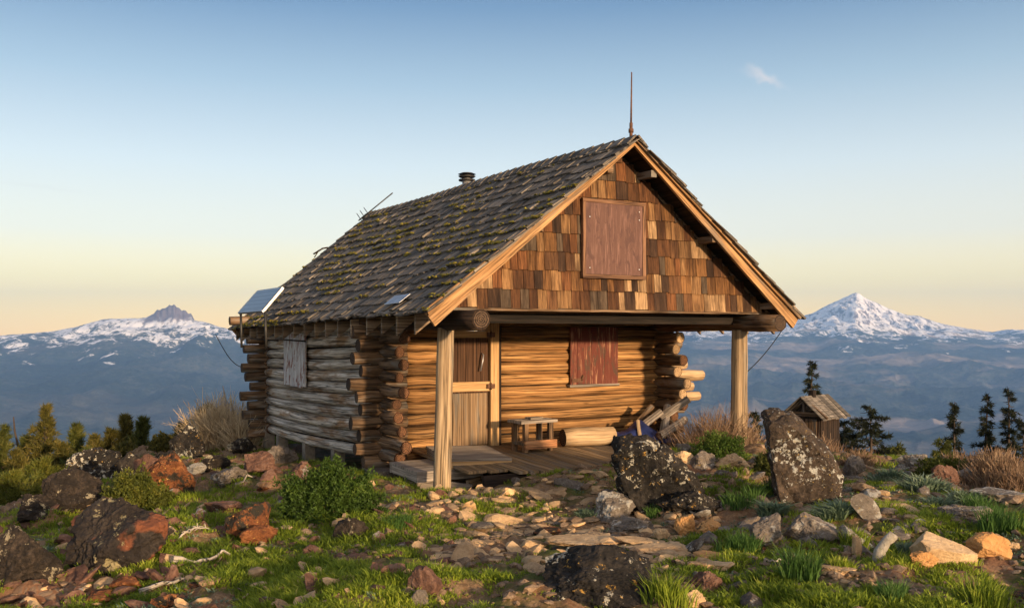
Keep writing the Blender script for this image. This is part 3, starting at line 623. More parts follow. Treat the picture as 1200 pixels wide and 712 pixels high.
# left side wall, bowed and silvered
mb = MB()
for i in range(NR):
    z = side_z(i); f = VW-pr_l[i]; bw = -.05*(1-i/NR)
    log(mb, (0, VW+.22, z), (0, VB-.2, z+sg(VB)), m=0, bow=bw, r=LR*random.uniform(.92, 1.08))
    log(mb, (random.uniform(-.03, .03), f, z+random.uniform(-.015, .015)), (0, VW+.222, z), m=2, ends=1, r=LR*random.uniform(.80, 1.02), jit=.10)
    log(mb, (0, VB-.202, z+sg(VB)), (0, VB+.42+random.uniform(-.1, .15), z+sg(VB)), m=2)
mb.box(.02, .06, VW+.07, VB-.05, .22, 2.36, .5, 3)  # added slab behind the side logs, its dark colour painting shaded gaps
mb.build('side_wall', [W['side'], W['end'], W['corner'], W['shade_dark']], CAB)
mb = MB()
for i in range(NR):
    z = side_z(i); f = VW-[.5, .62, .45, .7, .66, .78, .55, .68, .5, .6, .45, .5][i]
    log(mb, (WID, VW+.15, z), (WID, VB+.4, z+sg(VB)*.3), m=0); log(mb, (WID, f, z), (WID, VW+.152, z), m=2, ends=3 if i in (4, 5, 6, 8, 9) else 1, r=LR*random.uniform(.88, 1.05))
mb.build('side_wall', [W['side'], W['end'], W['corner'], W['endpale']], CAB)
mb = MB()
for i in range(NR+1):
    z = .205+i*SP+sg(VB)
    log(mb, (-[.42, .38, .5, .4, .55, .36, .45, .52, .40, .48, .42, .5, .75][i], VB, z), (WID+.45, VB, z+.1), m=2)
mb.build('back_wall', [W['side'], W['endgrey'], W['corner']], CAB)
# plate logs carried by the posts, beam and ceiling of the porch
for (u, f, sd_) in ((.02, -.98, 0), (WID-.02, -.82, 1)):
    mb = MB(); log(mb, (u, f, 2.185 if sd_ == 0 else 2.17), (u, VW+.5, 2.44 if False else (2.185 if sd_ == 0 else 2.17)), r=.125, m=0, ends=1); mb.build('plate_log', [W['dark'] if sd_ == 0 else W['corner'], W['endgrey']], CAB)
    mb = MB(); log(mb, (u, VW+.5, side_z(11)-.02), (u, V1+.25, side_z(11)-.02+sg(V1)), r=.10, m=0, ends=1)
mb = MB(); mb.box(.15, WID-.15, .0, .16, 2.15, 2.28, .3); mb.build('porch_beam', W['shade_dark'], CAB)  # shade of the recess is put into the beam's colour
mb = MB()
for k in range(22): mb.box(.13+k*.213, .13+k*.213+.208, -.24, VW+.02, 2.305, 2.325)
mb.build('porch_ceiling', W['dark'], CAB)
# posts
def post(u, v, zb, zt, r, lean):
    mb = MB(); pts = [Vector((u-lean*(1-t), v, zb+(zt-zb)*t)) for t in (0, .2, .4, .6, .8, 1)]
    mb.tube(pts, [r*x for x in (1.08, 1.0, 1.04, .96, 1.0, .95)], 18, None, 0, 1, True, True, .07); mb.build('porch_post', [W['post'], W['end']], CAB)
W['postgrey'] = W['post']
post(.03, 0, -.25, 2.085, .108, .06); post(WID-.02, 0, -.1, 2.07, .118, .02)
# deck
mb = MB(); u = .42
while u < WID-.1:
    w = random.uniform(.125, .15); f = -.22+random.uniform(-.05, .04)+(.35 if u < .9 else 0)
    mb.hexa([(u, f, .215), (u+w-.008, f, .215), (u+w-.008, 1.90, .305), (u, 1.90, .305), (u, f, .25), (u+w-.008, f, .25), (u+w-.008, 1.90, .34), (u, 1.90, .34)], None, 0, 1); u += w
mb.build('porch_deck', W['deck'], CAB)
mb = MB(); mb.beam((.5, -.10, .14), (WID-.1, -.10, .14), .06, .15); mb.build('deck_joist', W['dark'], CAB)
# piers below the side wall
for v in (2.5, 3.9, 5.4, 7.0, 7.9):
    z = side_z(0)+sg(v)-.13; g = Vector(loc2w(0, v)); zb = hz(g.x, g.y)-.25; mb = MB(); mb.box(-.09, .09, v-.085, v+.085, zb, z+.05, None, 0, 2); mb.build('pier', W['brick'], CAB)
mb = MB(); mb.box(-.28, .05, 1.55, 1.95, -.2, .12, .3); mb.build('corner_stone', K['grey'], CAB)
# door and its frame
D0, D1 = 1.02, 1.66; FV = VW-.13
fr = MB()
fr.box(D1+.005, D1+.145, FV-.03, FV+.12, .32, 2.20, .5, 0, 2); fr.box(D0-.10, D0-.005, FV-.03, FV+.12, .32, 2.20, .4, 0, 2); fr.box(D0-.0, D1, FV-.03, FV+.12, 2.06, 2.20, .6)
frame = fr.build('door_frame', W['doorframe'], CAB)
mb = MB()
for k in range(5): w = (D1-D0)/5; mb.box(D0+k*w+.003, D0+(k+1)*w-.003, FV+.045, FV+.075, .35, 2.055, None, 0, 2)
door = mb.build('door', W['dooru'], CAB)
mb = MB()
for k in range(4): w = (D1-.03-D0-.03)/4; mb.box(D0+.03+k*w+.003, D0+.03+(k+1)*w-.003, FV+.015, FV+.042, .36, 1.13, None, 0, 2)
mb.build('lower_panel', W['door'], door)
mb = MB(); mb.box(D0+.01, D1-.003, FV-.01, FV+.02, 1.16, 1.30, .7); mb.build('cross_rail', W['doorframe'], door)
mb = MB(); mb.box(D0+.01, D1-.003, FV-.012, FV+.03, 1.955, 2.055, .5); mb.build('top_rail', W['doorframe'], door)
mb = MB(); mb.tube([(D1-.12, FV+.04, 1.72), (D1-.12, FV-.03, 1.70), (D1-.14, FV-.04, 1.60), (D1-.16, FV-.01, 1.46)], .012, 6); mb.build('door_handle', W['metal'], door)
for z in (1.23, 2.0):
    mb = MB(); mb.box(D1-.06, D1+.07, FV-.046, FV-.031, z-.035, z+.035); mb.tube([(D1+.002, FV-.05, z-.05), (D1+.002, FV-.05, z+.05)], .012, 8); mb.build('hinge', W['rust'], door)
mb = MB(); mb.box(D1+.148, D1+.19, FV-.02, FV+.10, .32, 2.14); mb.build('stop_board', W['dark'], frame)
# red shutter on the front wall
mb = MB(); n = 7; u0, u1 = 3.10, 4.02
for k in range(n): w = (u1-u0)/n; mb.box(u0+k*w+.0015, u0+(k+1)*w-.0015, VW-.145-.003*(k % 2), VW-.115, 1.215+random.uniform(-.004, .004), 2.12, None, 0, 2)
rs_ = mb.build('window_shutter', W['redpaint'], CAB); rs_['label'] = 'window shutter in flaking dark red paint'
mb = MB(); mb.box(u0-.02, u1+.02, VW-.16, VW-.08, 1.175, 1.212); mb.build('sill', W['grey'], rs_)
mb = MB(); mb.box(u0+.02, u0+.22, VW-.165, VW-.147, 1.25, 1.31); mb.tube([(u0+.2, VW-.16, 1.28), (u0+.23, VW-.17, 1.36)], .02, 6); mb.build('latch', W['rust'], rs_)
# white shutter on the side wall
mb = MB(); n = 6; v0, v1 = 5.15, 6.40
for k in range(n): w = (v1-v0)/n; mb.box(-.150, -.118, v0+k*w+.004, v0+(k+1)*w-.004, 1.10+random.uniform(-.015, .015)-.02*(k == 1), 2.0+random.uniform(-.01, .01), None, 0, 2)
ws = mb.build('window_shutter', W['whitepaint'], CAB); ws['label'] = 'window shutter in peeling grey white paint'
# lightning rod, stove pipe, aerial
def lw(p): return p
mb = MB(); zr = rz(V0); mb.tube([(UM, V0+.08, zr-.05), (UM, V0+.08, zr+.25)], .022, 8); mb.tube([(UM, V0+.08, zr+.22), (UM+.01, V0+.08, zr+.92)], [.014, .008], 8); mb.tube([(UM, V0+.08, zr+.12), (UM, V0+.08, zr+.17)], .034, 8); mb.build('lightning_rod', W['rust'], CAB)
pc = roofp(1, .93, 4.6, 0); mb = MB(); mb.tube([pc+Vector((0, 0, -.1)), pc+Vector((0, 0, .40))], .085, 16, .5, cap=True)
pipe = mb.build('stove_pipe', W['metal'], CAB)
mb = MB()
for z, r0, r1 in ((.36, .15, .15), (.42, .13, .16), (.48, .16, .10)): mb.tube([pc+Vector((0, 0, z)), pc+Vector((0, 0, z+.025))], [r0, r1], 18, .5)
mb.tube([pc+Vector((0, 0, .33)), pc+Vector((0, 0, .49))], .07, 12); mb.build('pipe_cap', W['darkmetal'], pipe)
q = roofp(0, .965, V1-.1, .05); mb = MB(); b1 = q+Vector((-.16, .09, -.10)); b2 = q+Vector((.48, -.27, .50))
mb.tube([b1, b2], .014, 6)
mb.tube([q+Vector((.1, 0, -.1)), q+Vector((.12, 0, .12))], .014, 6)
for t in (.06, .16, .27): c = b1.lerp(b2, t); mb.tube([c+Vector((-.05, .1, .13)), c+Vector((.05, -.1, -.13))], .008, 6)
mb.build('aerial', W['darkmetal'], CAB)
q = roofp(0, .62, V1-.02, .08); mb = MB(); mb.tube([q+Vector((-.12, 0, -.03)), q+Vector((.05, -.1, .09)), q+Vector((.16, -.1, .11))], .018, 6); mb.tube([q+Vector((-.1, 0, -.1)), q+Vector((.0, 0, .06))], .012, 6); mb.build('branch_scrap', W['dark'], CAB)
# solar panel on two iron legs off the back corner
c0 = Vector((-.78, 7.15, 0)); d0 = Vector((-.78, 8.5, 0))
mb = MB(); zb_, zt_ = 2.36, 2.70; tl = .30
A = [Vector((-.95, 4.8, zb_+.03)), Vector((-.95, 6.4, zb_+.03)), Vector((-.95+tl, 6.3, zt_+.06)), Vector((-.95+tl, 4.75, zt_+.06))]
nrm = (A[1]-A[0]).cross(A[3]-A[0]).normalized(); nrm = nrm if nrm.z > 0 else -nrm
def inset(A, e): c = sum(A, Vector())/4; return [c+(a-c)*e for a in A]
idx = len(mb.v); B = [a+nrm*.022 for a in inset(A, .94)]; mb.v += [tuple(b) for b in B]
mb.face([idx+i for i in ((0, 1, 2, 3) if (B[1]-B[0]).cross(B[3]-B[0]).dot(nrm) > 0 else (3, 2, 1, 0))], [(0, 0), (1.4, 0), (1.4, .6), (0, .6)])
sp_ = mb.build('solar_panel', W['pv'], CAB)
mb = MB()
for i in range(4): mb.beam(A[i], A[(i+1) % 4], .04, .04, nrm, .5)
mb.hexa([a-nrm*.018 for a in A]+[a+nrm*.015 for a in A], .5); mb.build('frame', W['metal'], sp_)
for a in (A[0], A[1]):
    mb = MB(); mb.tube([a+Vector((.03, 0, -.0)), Vector((a.x+.04, a.y-.02, a.z-.62))], .022, 8); mb.tube([Vector((a.x+.04, a.y-.02, a.z-.45)), Vector((-.25, a.y-.02, a.z-.5))], .015, 6); mb.build('leg', W['darkmetal'], sp_)
def sagline(a, b, s, n=12): a = Vector(a); b = Vector(b); return [a.lerp(b, i/n)+Vector((0, 0, -s*math.sin(math.pi*i/n))) for i in range(n+1)]
mb = MB(); mb.tube(sagline((-.9, 8.45, 2.0), (-.25, 8.3, 1.35), .22), .008, 5); mb.build('cable', W['wire'], CAB)
mb = MB(); mb.tube(sagline((WID+.55, -.35, 2.12), (WID+.10, 0, 1.42), .05)+[Vector((WID+.11, -.02, 1.0)), Vector((WID+.11, -.02, .2))], .007, 5); mb.build('cable', W['wire'], CAB)
mb = MB(); a, b, c, d = [roofp(0, s_, v_, .085) for s_, v_ in ((.035, .35), (.035, .85), (.085, .85), (.085, .35))]
mb.hexa([p-Vector((0, 0, .006)) for p in (a, b, c, d)]+[a, b, c, d], .5); mb.build('roof_patch', W['metal'], ROOF)

# ------------------------------------------------------------------ things on and by the porch
def rel(p): return (p.x-O2[0])*UX[0]+(p.y-O2[1])*UX[1], (p.x-O2[0])*VX[0]+(p.y-O2[1])*VX[1]
def deckz(v): return .25+.09*(v+.22)/2.12
T = empty('low_table', loc2w(2.02, 1.22, deckz(1.22)), UA+R(4)); tag(T, 'small rough wooden table with low shelf on the porch beside the cut log', 'table')
mb = MB(); mb.box(-.33, .31, -.20, -.03, .415, .455); mb.box(-.31, .33, -.02, .19, .415, .457); mb.box(-.1, .12, -.1, .05, .458, .49); mb.build('table_top', W['grey'], T)
for (x, y) in ((-.22, -.14), (.22, -.14), (-.22, .14), (.22, .14)): mb = MB(); mb.box(x-.035, x+.035, y-.03, y+.03, 0, .413, None, 0, 2); mb.build('leg', W['corner'], T)
mb = MB(); mb.box(-.27, .29, -.215, -.175, .05, .17); mb.build('front_board', wood('reddish_board', [(.2, .08, .035), (.36, .17, .075), (.46, .26, .13)]), T)
mb = MB(); mb.box(-.26, .26, -.17, .17, .10, .135); mb.build('shelf', W['deck'], T)
mb = MB(); log(mb, (0, 0, 0), (.86, 0, 0), r=.145, m=0, ends=1, seg=20, jit=.03)
L = mb.build('cut_log', [W['pale'], W['endgrey']], None, loc2w(2.60, 1.30, deckz(1.3)+.143)); L.rotation_euler = (0, 0, UA+R(-6)); tag(L, 'short thick peeled log lying on the porch beside the low table', 'log')
def panel(name, c, rot, lu, lv, zc, tx, ty, lab, mat, front=None):
    p = loc2w(c[0], c[1], zc); E = empty(name, p, 0, (tx, ty, UA+rot)); tag(E, lab, 'wooden ramp'); mb = MB(); n = max(3, int(lv/.15)); w = lv/n
    for k in range(n): mb.box(-lu/2, lu/2, -lv/2+k*w+.002, -lv/2+(k+1)*w-.002, .0, .03, None, 0, 0)
    mb.build('top_boards', W[mat], E)
    for s in (-1, 1): mb = MB(); mb.beam((-lu/2+.002, s*(lv/2-.025), -.055), (lu/2-.002, s*(lv/2-.025), -.055), .045, .105); mb.build('edge_board', W[front or mat], E)
    for s in (-1, 1): mb = MB(); mb.beam((s*(lu/2-.03), -lv/2+.05, -.055), (s*(lu/2-.03), lv/2-.05, -.055), .045, .10); mb.build('end_board', W[mat], E)
panel('wooden_ramp', (.36, .98), R(3), 1.0, .82, .22, R(3), R(0), 'lower grey plank ramp lying behind the foot of the left porch post', 'grey')
panel('wooden_ramp', (.86, 1.02), R(-8), .92, 1.0, .35, R(4), R(2), 'grey plank ramp with pale brown edge board leading up to the cabin door', 'grey', 'doorframe')
mb = MB(); mb.beam(loc2w(-.12, .95, .06), loc2w(.55, .30, -.02), .05, .15); tag(mb.build('loose_plank', W['grey']), 'grey plank lying on edge below the ramps beside the left porch post', 'plank')
mb = MB(); mb.beam(loc2w(.55, .42, .04), loc2w(1.25, .80, .09), .05, .10); tag(mb.build('loose_plank', W['deck']), 'brown plank on edge below the right ramp', 'plank')
# firewood heap and tarp by the right corner
FW = [((3.98, 1.35, .48), (4.42, 1.25, .78), .062, 'pale split log leaning up to the right on the blue tarp', 'grey'),
      ((4.30, 1.05, .40), (4.68, 1.40, .84), .060, 'split log leaning steeply in the middle of the firewood heap', 'grey'),
      ((4.10, .90, .44), (4.70, 1.0, .66), .065, 'long grey log across the front of the firewood heap', 'silver'),
      ((4.45, 1.3, .68), (4.82, 1.05, .98), .058, 'topmost log of the firewood heap, pointing right', 'grey'),
      ((4.0, 1.15, .36), (4.6, 1.25, .42), .070, 'dark log at the bottom of the firewood heap', 'corner'),
      ((4.1, 1.5, .55), (4.38, 1.42, .86), .050, 'thin leaning log behind the firewood heap', 'corner'),
      ((3.86, 1.05, .37), (3.94, 1.22, .66), .028, 'thin pale stick propped against the blue tarp', 'pale')]
for a, b, r, lab, mt in FW:
    mb = MB(); a_ = loc2w(*a); b_ = loc2w(*b); pts = [a_.lerp(b_, t) for t in (0, .33, .66, 1)]; mb.tube([p-a_ for p in pts], [r, r*1.03, r*.97, r], 9, None, 0, 1, False, True, .16)
    tag(mb.build('firewood_log', [W[{'grey': 'grey', 'pale': 'post', 'silver': 'grey'}.get(mt, mt)], W['end']], None, a_), lab, 'firewood', 'firewood in the heap at the right end of the porch')
n = 34; tv = []
for i in range(n):
    for j in range(n):
        s, t = i/(n-1), j/(n-1); u = 3.35+1.25*s; v = .78+1.05*t; hmp = .30*math.exp(-((s-.62)/.22)**2-((t-.55)/.3)**2)+.12*math.exp(-((s-.2)/.2)**2-((t-.6)/.25)**2)
        z = deckz(v)+.012+hmp+.05*abs(fbm(np.array([[s*5, t*5]]), 3, 8)[0])+.03*abs(vn(np.array([[s*14, t*9]]), 9)[0]); tv.append(tuple(loc2w(u+.05*math.sin(t*9), v+.06*math.sin(s*11), z)))
tf = [(i*n+j, (i+1)*n+j, (i+1)*n+j+1, i*n+j+1) for i in range(n-1) for j in range(n-1)]
tag(npmesh('tarp', np.array(tv), np.array(tf), W['tarp'], smooth=True), 'crumpled dark blue tarp on the porch boards at the firewood heap', 'tarp')

# ------------------------------------------------------------------ outhouse on the slope behind
def outhouse():
    p = ground_at(960, 520); Y = 24.5; X = (955-600)/F*Y; zt = EYE-(464-HOR)/F*Y; zg = float(H(np.array([X]), np.array([Y]))[0]); z0 = min(zg-.2, zt-1.9)
    E = empty('outhouse', (X, Y, z0), R(-45)); tag(E, 'tiny dark wooden outhouse with a plank roof behind the large leaning boulder', 'outhouse')
    hgt = zt-z0; w = .40; d = .55; ew = hgt-.42
    mb = MB()
    for k in range(8): a = -w+2*w*k/8; mb.box(a+.004, a+2*w/8-.004, -d, -d+.04, 0, ew, None, 0, 2); mb.box(a+.004, a+2*w/8-.004, d-.04, d, 0, ew, None, 0, 2)
    for k in range(9):
        a = -d+.045+(2*d-.09)*k/9
        for s in (-1, 1): mb.box(s*w-.02, s*w+.02, a+.004, a+(2*d-.09)/9-.004, 0, ew, None, 0, 2)
    mb.build('wall', W['dark'], E)
    mb = MB(); mb.beam((-w-.06, -d-.03, ew), (w+.06, -d-.03, ew), .09, .10); mb.beam((0, -d-.03, ew), (0, -d-.03, hgt-.12), .07, .07, (0, 1, 0))
    for s in (-1, 1): mb.beam((s*(w+.22), -d-.03, ew-.10), (0, -d-.03, hgt-.06), .07, .09)
    mb.build('gable_frame', W['corner'], E)
    mb = MB(); mb.box(.03, .34, -d-.03, -d-.002, .1, ew-.12, .3, 0, 2); mb.build('door', W['corner'], E)
    mb = MB(); mb.box(-.34, -.02, -d-.028, -d-.003, .1, ew-.12, .3, 0, 2); mb.build('side_panel', W['corner'], E)
    for s in (-1, 1):
        mb = MB()
        for k in range(7):
            a = -d-.22+(2*d+.4)*k/7; b = a+(2*d+.4)/7-.012; j = random.uniform(-.02, .02); ex, ezz = s*(w+.22), ew-.12; t = .03
            P = [(ex, a, ezz+j), (ex, b, ezz+j), (0, b, hgt), (0, a, hgt)]; Q = [(x, y, z+t) for x, y, z in P]
            if s > 0: pass
            else: P = P[::-1]; Q = Q[::-1]
            mb.hexa(P+Q, None, 0)
        mb.build('roof', W['roof'], E)
    mb = MB(); mb.box(-.08, .06, -.2, -.05, hgt-.05, hgt+.16); mb.build('vent_pipe', W['dark'], E)
outhouse()
# ------------------------------------------------------------------ rocks
_ico = {}
def icos(n):
    if n not in _ico:
        b = bmesh.new(); bmesh.ops.create_icosphere(b, subdivisions=n, radius=1); _ico[n] = (np.array([v.co[:] for v in b.verts]), np.array([[v.index for v in f.verts] for f in b.faces])); b.free()
    return _ico[n]
def rockgeo(seed, sz, sub=4, cuts=11, rough=.17, flat=0):
    g = np.random.default_rng(seed); V, Fc = icos(sub); nrm = g.standard_normal((cuts, 3)); nrm /= np.linalg.norm(nrm, axis=1)[:, None]
    if flat: nrm[0] = (g.uniform(-.1, .1), g.uniform(-.1, .1), 1); nrm[1] = (0, 0, -1)
    d = g.uniform(.62, .95, cuts)
    if flat: d[0] = .45
    q = V@nrm.T; r = np.where(q > .05, d/np.maximum(q, .05), 9).min(1); r = np.minimum(r, 1.25)
    P = V*r[:, None]
    if rough: P = P*(1+rough*fbm(V*1.8+seed, 4, seed % 97)[:, None]+rough*.75*(ridged(V*3.1+seed, 5, seed % 89)[:, None]-.55)+rough*.35*(ridged(V*8.5+seed, 3, seed % 71)-.6)[:, None]+rough*.35*(np.floor(fbm(V*3+seed, 2, 5)*6)/6)[:, None])
    return P*np.array(sz), Fc
def bulk(seed, pts, amp=.06, cuts=4):
    """rock grown from the convex hull of corner points"""
    b = bmesh.new(); [b.verts.new(p) for p in pts]; bmesh.ops.convex_hull(b, input=b.verts); bmesh.ops.delete(b, geom=[v for v in b.verts if not v.link_faces], context='VERTS')
    bmesh.ops.triangulate(b, faces=b.faces)
    for _ in range(cuts+1): bmesh.ops.subdivide_edges(b, edges=[e for e in b.edges if e.calc_length() > .022], cuts=1, use_grid_fill=True); bmesh.ops.triangulate(b, faces=b.faces)
    bmesh.ops.recalc_face_normals(b, faces=b.faces); b.normal_update()
    V = np.array([v.co[:] for v in b.verts]); Nn = np.array([v.normal[:] for v in b.verts]); Fc = np.array([[v.index for v in f.verts] for f in b.faces]); b.free()
    a = fbm(V*2.4+seed, 5, seed)*1.2+(ridged(V*4.5+seed, 4, seed+3)-.6)*.9
    t = (V@np.array([.75, .25, .62]))*7+fbm(V*1.5, 2, seed)*1.2; a = a+(t-np.floor(t)-.5)*.75; t2 = (V@np.array([-.5, .3, .8]))*3.1+fbm(V*1.2, 2, seed+1); a = a-np.clip(.10-np.abs(t2-np.round(t2)), 0, 1)*7
    return V+Nn*(a*amp)[:, None], Fc
def put(name, geo, mat, loc, label, cat='rock', group=None, rot=0, tilt=(0, 0)):
    o = npmesh(name, geo[0], geo[1], mat, np.full(len(geo[1]), .5), loc=loc); o.rotation_euler = (tilt[0], tilt[1], rot); tag(o, label, cat, group); return o
def stone(px, py, wpx, hpx, mat, label, seed, depth=.8, sub=5, rough=.2, bury=.25, flat=0, tilt=(0, 0), rot=0, name='boulder', cuts=11, cat='rock'):
    p = ground_at(px, py); w = wpx*p.y/F; h = hpx*p.y/F; dep = w*depth; c = Vector((p.x*(1+dep*.4/p.y), p.y+dep*.4, 0)); gz = min(p.z, hz(c.x, c.y)+.05)
    hh = h/(1-bury); sub = 6 if wpx > 60 and sub == 5 else sub
    return put(name, rockgeo(seed, (w*.50, dep*.5, hh*.52), sub, cuts, rough, flat), K[mat], (c.x, c.y, p.z+h*.5-hh*bury*.5), label, cat, None, rot, tilt)
def poly_rock(name, pxs, Y, dep, mat, label, seed, amp=.05, shift=.25, taper=.75):
    """a leaning block: its face polygon, given real depth"""
    c = [sum(a for a, b in pxs)/len(pxs), sum(b for a, b in pxs)/len(pxs)]; C0 = pt(c[0], c[1], Y); P = []; vd = Vector((C0.x, C0.y, 0)).normalized()
    rg = random.Random(seed)
    for (a, b) in pxs:
        q = pt(a, b, Y)-C0; P.append(Vector((q.x, rg.uniform(-.08, .08), q.z))); P.append(Vector((q.x*taper, 0, q.z*taper))+vd*(dep*rg.uniform(.8, 1.1)))
        P.append(Vector((q.x*.8, 0, q.z*.75))-vd*(dep*.25))
    return put(name, bulk(seed, P, amp, 5), K[mat], C0, label)
Yb = ground_at(770, 600).y
poly_rock('boulder', [(716, 524), (722, 512), (758, 509), (776, 520), (800, 546), (822, 566), (828, 592), (800, 612), (748, 612), (730, 582), (718, 548)], Yb+.1, .75, 'black', 'big black lichened boulder leaning left in front of the porch and the firewood', 11, .055)
Ys = ground_at(950, 592).y
poly_rock('boulder', [(894, 486), (898, 480), (924, 484), (944, 500), (976, 534), (988, 556), (984, 604), (912, 604), (903, 560), (896, 520)], Ys+.15, .7, 'slab', 'tallest boulder, a leaning slab with pale lichen in front of the outhouse', 23, .035, .0, .88)
stone(806, 604, 66, 26, 'black', 'low dark lichened rock touching the right foot of the big black boulder', 31, bury=.35)
stone(722, 611, 44, 30, 'grey', 'grey rock with pale lichen at the left foot of the big black boulder', 37)
stone(706, 716, 158, 52, 'black', 'wide black rock with cream lichen at the bottom edge, middle of the foreground', 41, rough=.17, bury=.3)
stone(140, 664, 104, 72, 'stripe', 'large dark rock with a rust red band in the grass at left', 53, depth=.9, rough=.17, tilt=(0, R(-16)), bury=.2, cuts=8)
stone(24, 684, 74, 50, 'blackplain', 'dark brown rock cut by the left edge of the picture', 61, bury=.3)
stone(84, 604, 66, 42, 'blackplain', 'dark rock outcrop above the rock with the red band, beside the left pines', 67, bury=.2)
stone(66, 566, 62, 30, 'black', 'lichen speckled outcrop rock below the bushy pines, left one', 71, bury=.3)
stone(112, 566, 60, 32, 'black', 'lichen speckled outcrop rock just left of the orange brown rock stub and yellow shrub', 73, bury=.3)
stone(150, 560, 46, 26, 'black', 'lichen speckled outcrop rock directly behind the yellow green shrub', 79, bury=.3)
stone(40, 612, 46, 26, 'blackplain', 'small dark rock left of the dark outcrop on the slope', 83, bury=.3)
stone(200, 586, 48, 56, 'rust', 'upright orange brown rock stub on the left crest', 89, depth=.8, rough=.18, cuts=7, bury=.15)
stone(172, 572, 34, 30, 'red', 'red brown rock just left of the upright orange brown stub', 97)
stone(220, 536, 46, 30, 'black', 'dark rock on the skyline below the dead pale trees', 101, bury=.3)
stone(293, 634, 46, 44, 'rust', 'bright orange rock below the cabin side wall, the taller of two', 103, rough=.16, cuts=8)
stone(306, 641, 42, 18, 'rust', 'low orange rock in the grass at the foot of the taller orange rock', 107)
stone(192, 552, 30, 24, 'black', 'small dark rock between the skyline rock and the orange brown stub', 109)
stone(231, 556, 24, 10, 'white', 'pale white stone on the slope below the dead trees', 113)
stone(250, 552, 30, 18, 'blackplain', 'dark rock right of the pale white stone', 127)
stone(272, 566, 36, 18, 'grey', 'flat grey brown rock above the orange rocks', 131)
stone(300, 556, 38, 24, 'red', 'jagged red brown rock near the back piers of the cabin', 137, rough=.2)
stone(330, 545, 30, 22, 'grey', 'grey brown rock leaning on the ground below the side wall', 139, rough=.2)
stone(288, 533, 36, 18, 'blackplain', 'dark rock under the back corner of the cabin', 149)
stone(356, 562, 30, 18, 'red', 'small red brown rock behind the green shrub', 151)
stone(412, 634, 34, 24, 'blackplain', 'small dark rock standing in grass below the green shrub', 157)
stone(502, 698, 40, 28, 'red', 'purple brown rock in the grass at the bottom, left of centre', 163, rough=.1)
stone(492, 714, 24, 18, 'grey', 'small brown stone under the purple brown rock at the bottom edge', 167)
stone(392, 604, 40, 12, 'tan', 'flat pinkish slab in the ground below the green shrub', 173, flat=1)
stone(898, 642, 50, 36, 'grey', 'grey brown rock with a hollow shaded side left of the big slab boulder foot', 179, rough=.16, bury=.2)
stone(950, 640, 60, 34, 'grey', 'rough brown lichened ledge rock below the leaning slab boulder', 181, rough=.16)
stone(1004, 652, 12, 26, 'tan', 'small wedge stone right of the ledge rock', 191)
stone(1104, 664, 66, 36, 'tan', 'large flat tan slab tilted in the ground at right', 193, flat=1, tilt=(R(14), R(16)), rough=.05, cuts=8)
stone(1081, 666, 34, 15, 'orange', 'small orange stone lying against the large tan slab', 197)
stone(1158, 657, 44, 24, 'orange', 'rounded rust orange rock near the right edge', 199, rough=.1)
stone(1186, 646, 18, 10, 'tan', 'small tan stone right of the rust orange rock', 211)
stone(984, 676, 36, 12, 'tan', 'flat tan stone between the grass tufts at lower right', 223, flat=1)
stone(823, 549, 34, 15, 'grey', 'pale grey rock at the foot of the right porch post', 227)
stone(800, 543, 24, 14, 'tan', 'pale stone in front of the dry bush', 229)
stone(860, 549, 34, 14, 'tan', 'low stone right of the pale grey rock by the right post', 233)
stone(1126, 612, 62, 22, 'grey', 'low grey brown ledge at right between the green tufts', 239, flat=1)
stone(1150, 566, 50, 24, 'grey', 'grey rock under the dry brush at the right', 241)
stone(1176, 590, 60, 16, 'grey', 'broad low grey rock at the right edge below the dry brush', 251, flat=1)
stone(1000, 560, 24, 22, 'grey', 'upright grey stone on the crest right of the slab boulder', 257)
stone(1070, 552, 36, 18, 'grey', 'grey lichened rock on the right crest', 263)
stone(1112, 572, 34, 24, 'red', 'brown rock in the middle of the right crest', 269)
stone(1015, 612, 24, 30, 'grey', 'leaning grey flag stone standing on edge, left of the stone path', 271, depth=.35, tilt=(0, R(-32)), cuts=7, rough=.05)
stone(1003, 640, 56, 18, 'grey', 'long pale flag stone tilted along the left side of the stone path', 277, depth=.3, tilt=(0, R(34)), flat=1, rough=.04)
stone(836, 672, 46, 14, 'tan', 'flat stacked tan stone in the middle foreground, lower one', 281, flat=1)
stone(828, 658, 38, 9, 'orange', 'thin orange tan stone on top in the middle foreground', 283, flat=1)
stone(826, 700, 40, 22, 'red', 'brown stone in the grass right of the wide black rock', 293)
stone(812, 712, 30, 16, 'tan', 'pale stone at the bottom edge right of the wide black rock', 307)
stone(774, 650, 70, 9, 'tan', 'long flat tan ledge above the wide black rock', 311, flat=1)
stone(690, 642, 90, 9, 'tan', 'longest flat tan ledge in the middle of the stony ground', 313, flat=1)
stone(745, 624, 46, 16, 'grey', 'rounded brown rock in front of the big black boulder', 317)
stone(805, 628, 24, 22, 'orange', 'orange tan block between the boulders in the middle foreground', 331)
stone(830, 626, 26, 18, 'orange', 'pointed orange tan stone right of the orange tan block', 337)
stone(775, 632, 20, 10, 'tan', 'small tan stone in front of the rounded brown rock', 347)
stone(640, 628, 34, 10, 'rust', 'red flat stone in the stony ground below the porch', 349, flat=1)
stone(460, 676, 26, 14, 'red', 'reddish stone in the grass, left of the purple brown rock', 353)
stone(120, 706, 40, 12, 'rust', 'orange stone at the bottom left corner in grass', 359)
stone(148, 692, 34, 14, 'rust', 'rusty stone in grass below the rock with the red band', 367)
stone(196, 712, 30, 12, 'rust', 'rusty flat stone at the bottom edge at left', 373)
stone(262, 600, 40, 14, 'red', 'dark red flat rock left of the bright orange rocks', 379, flat=1)

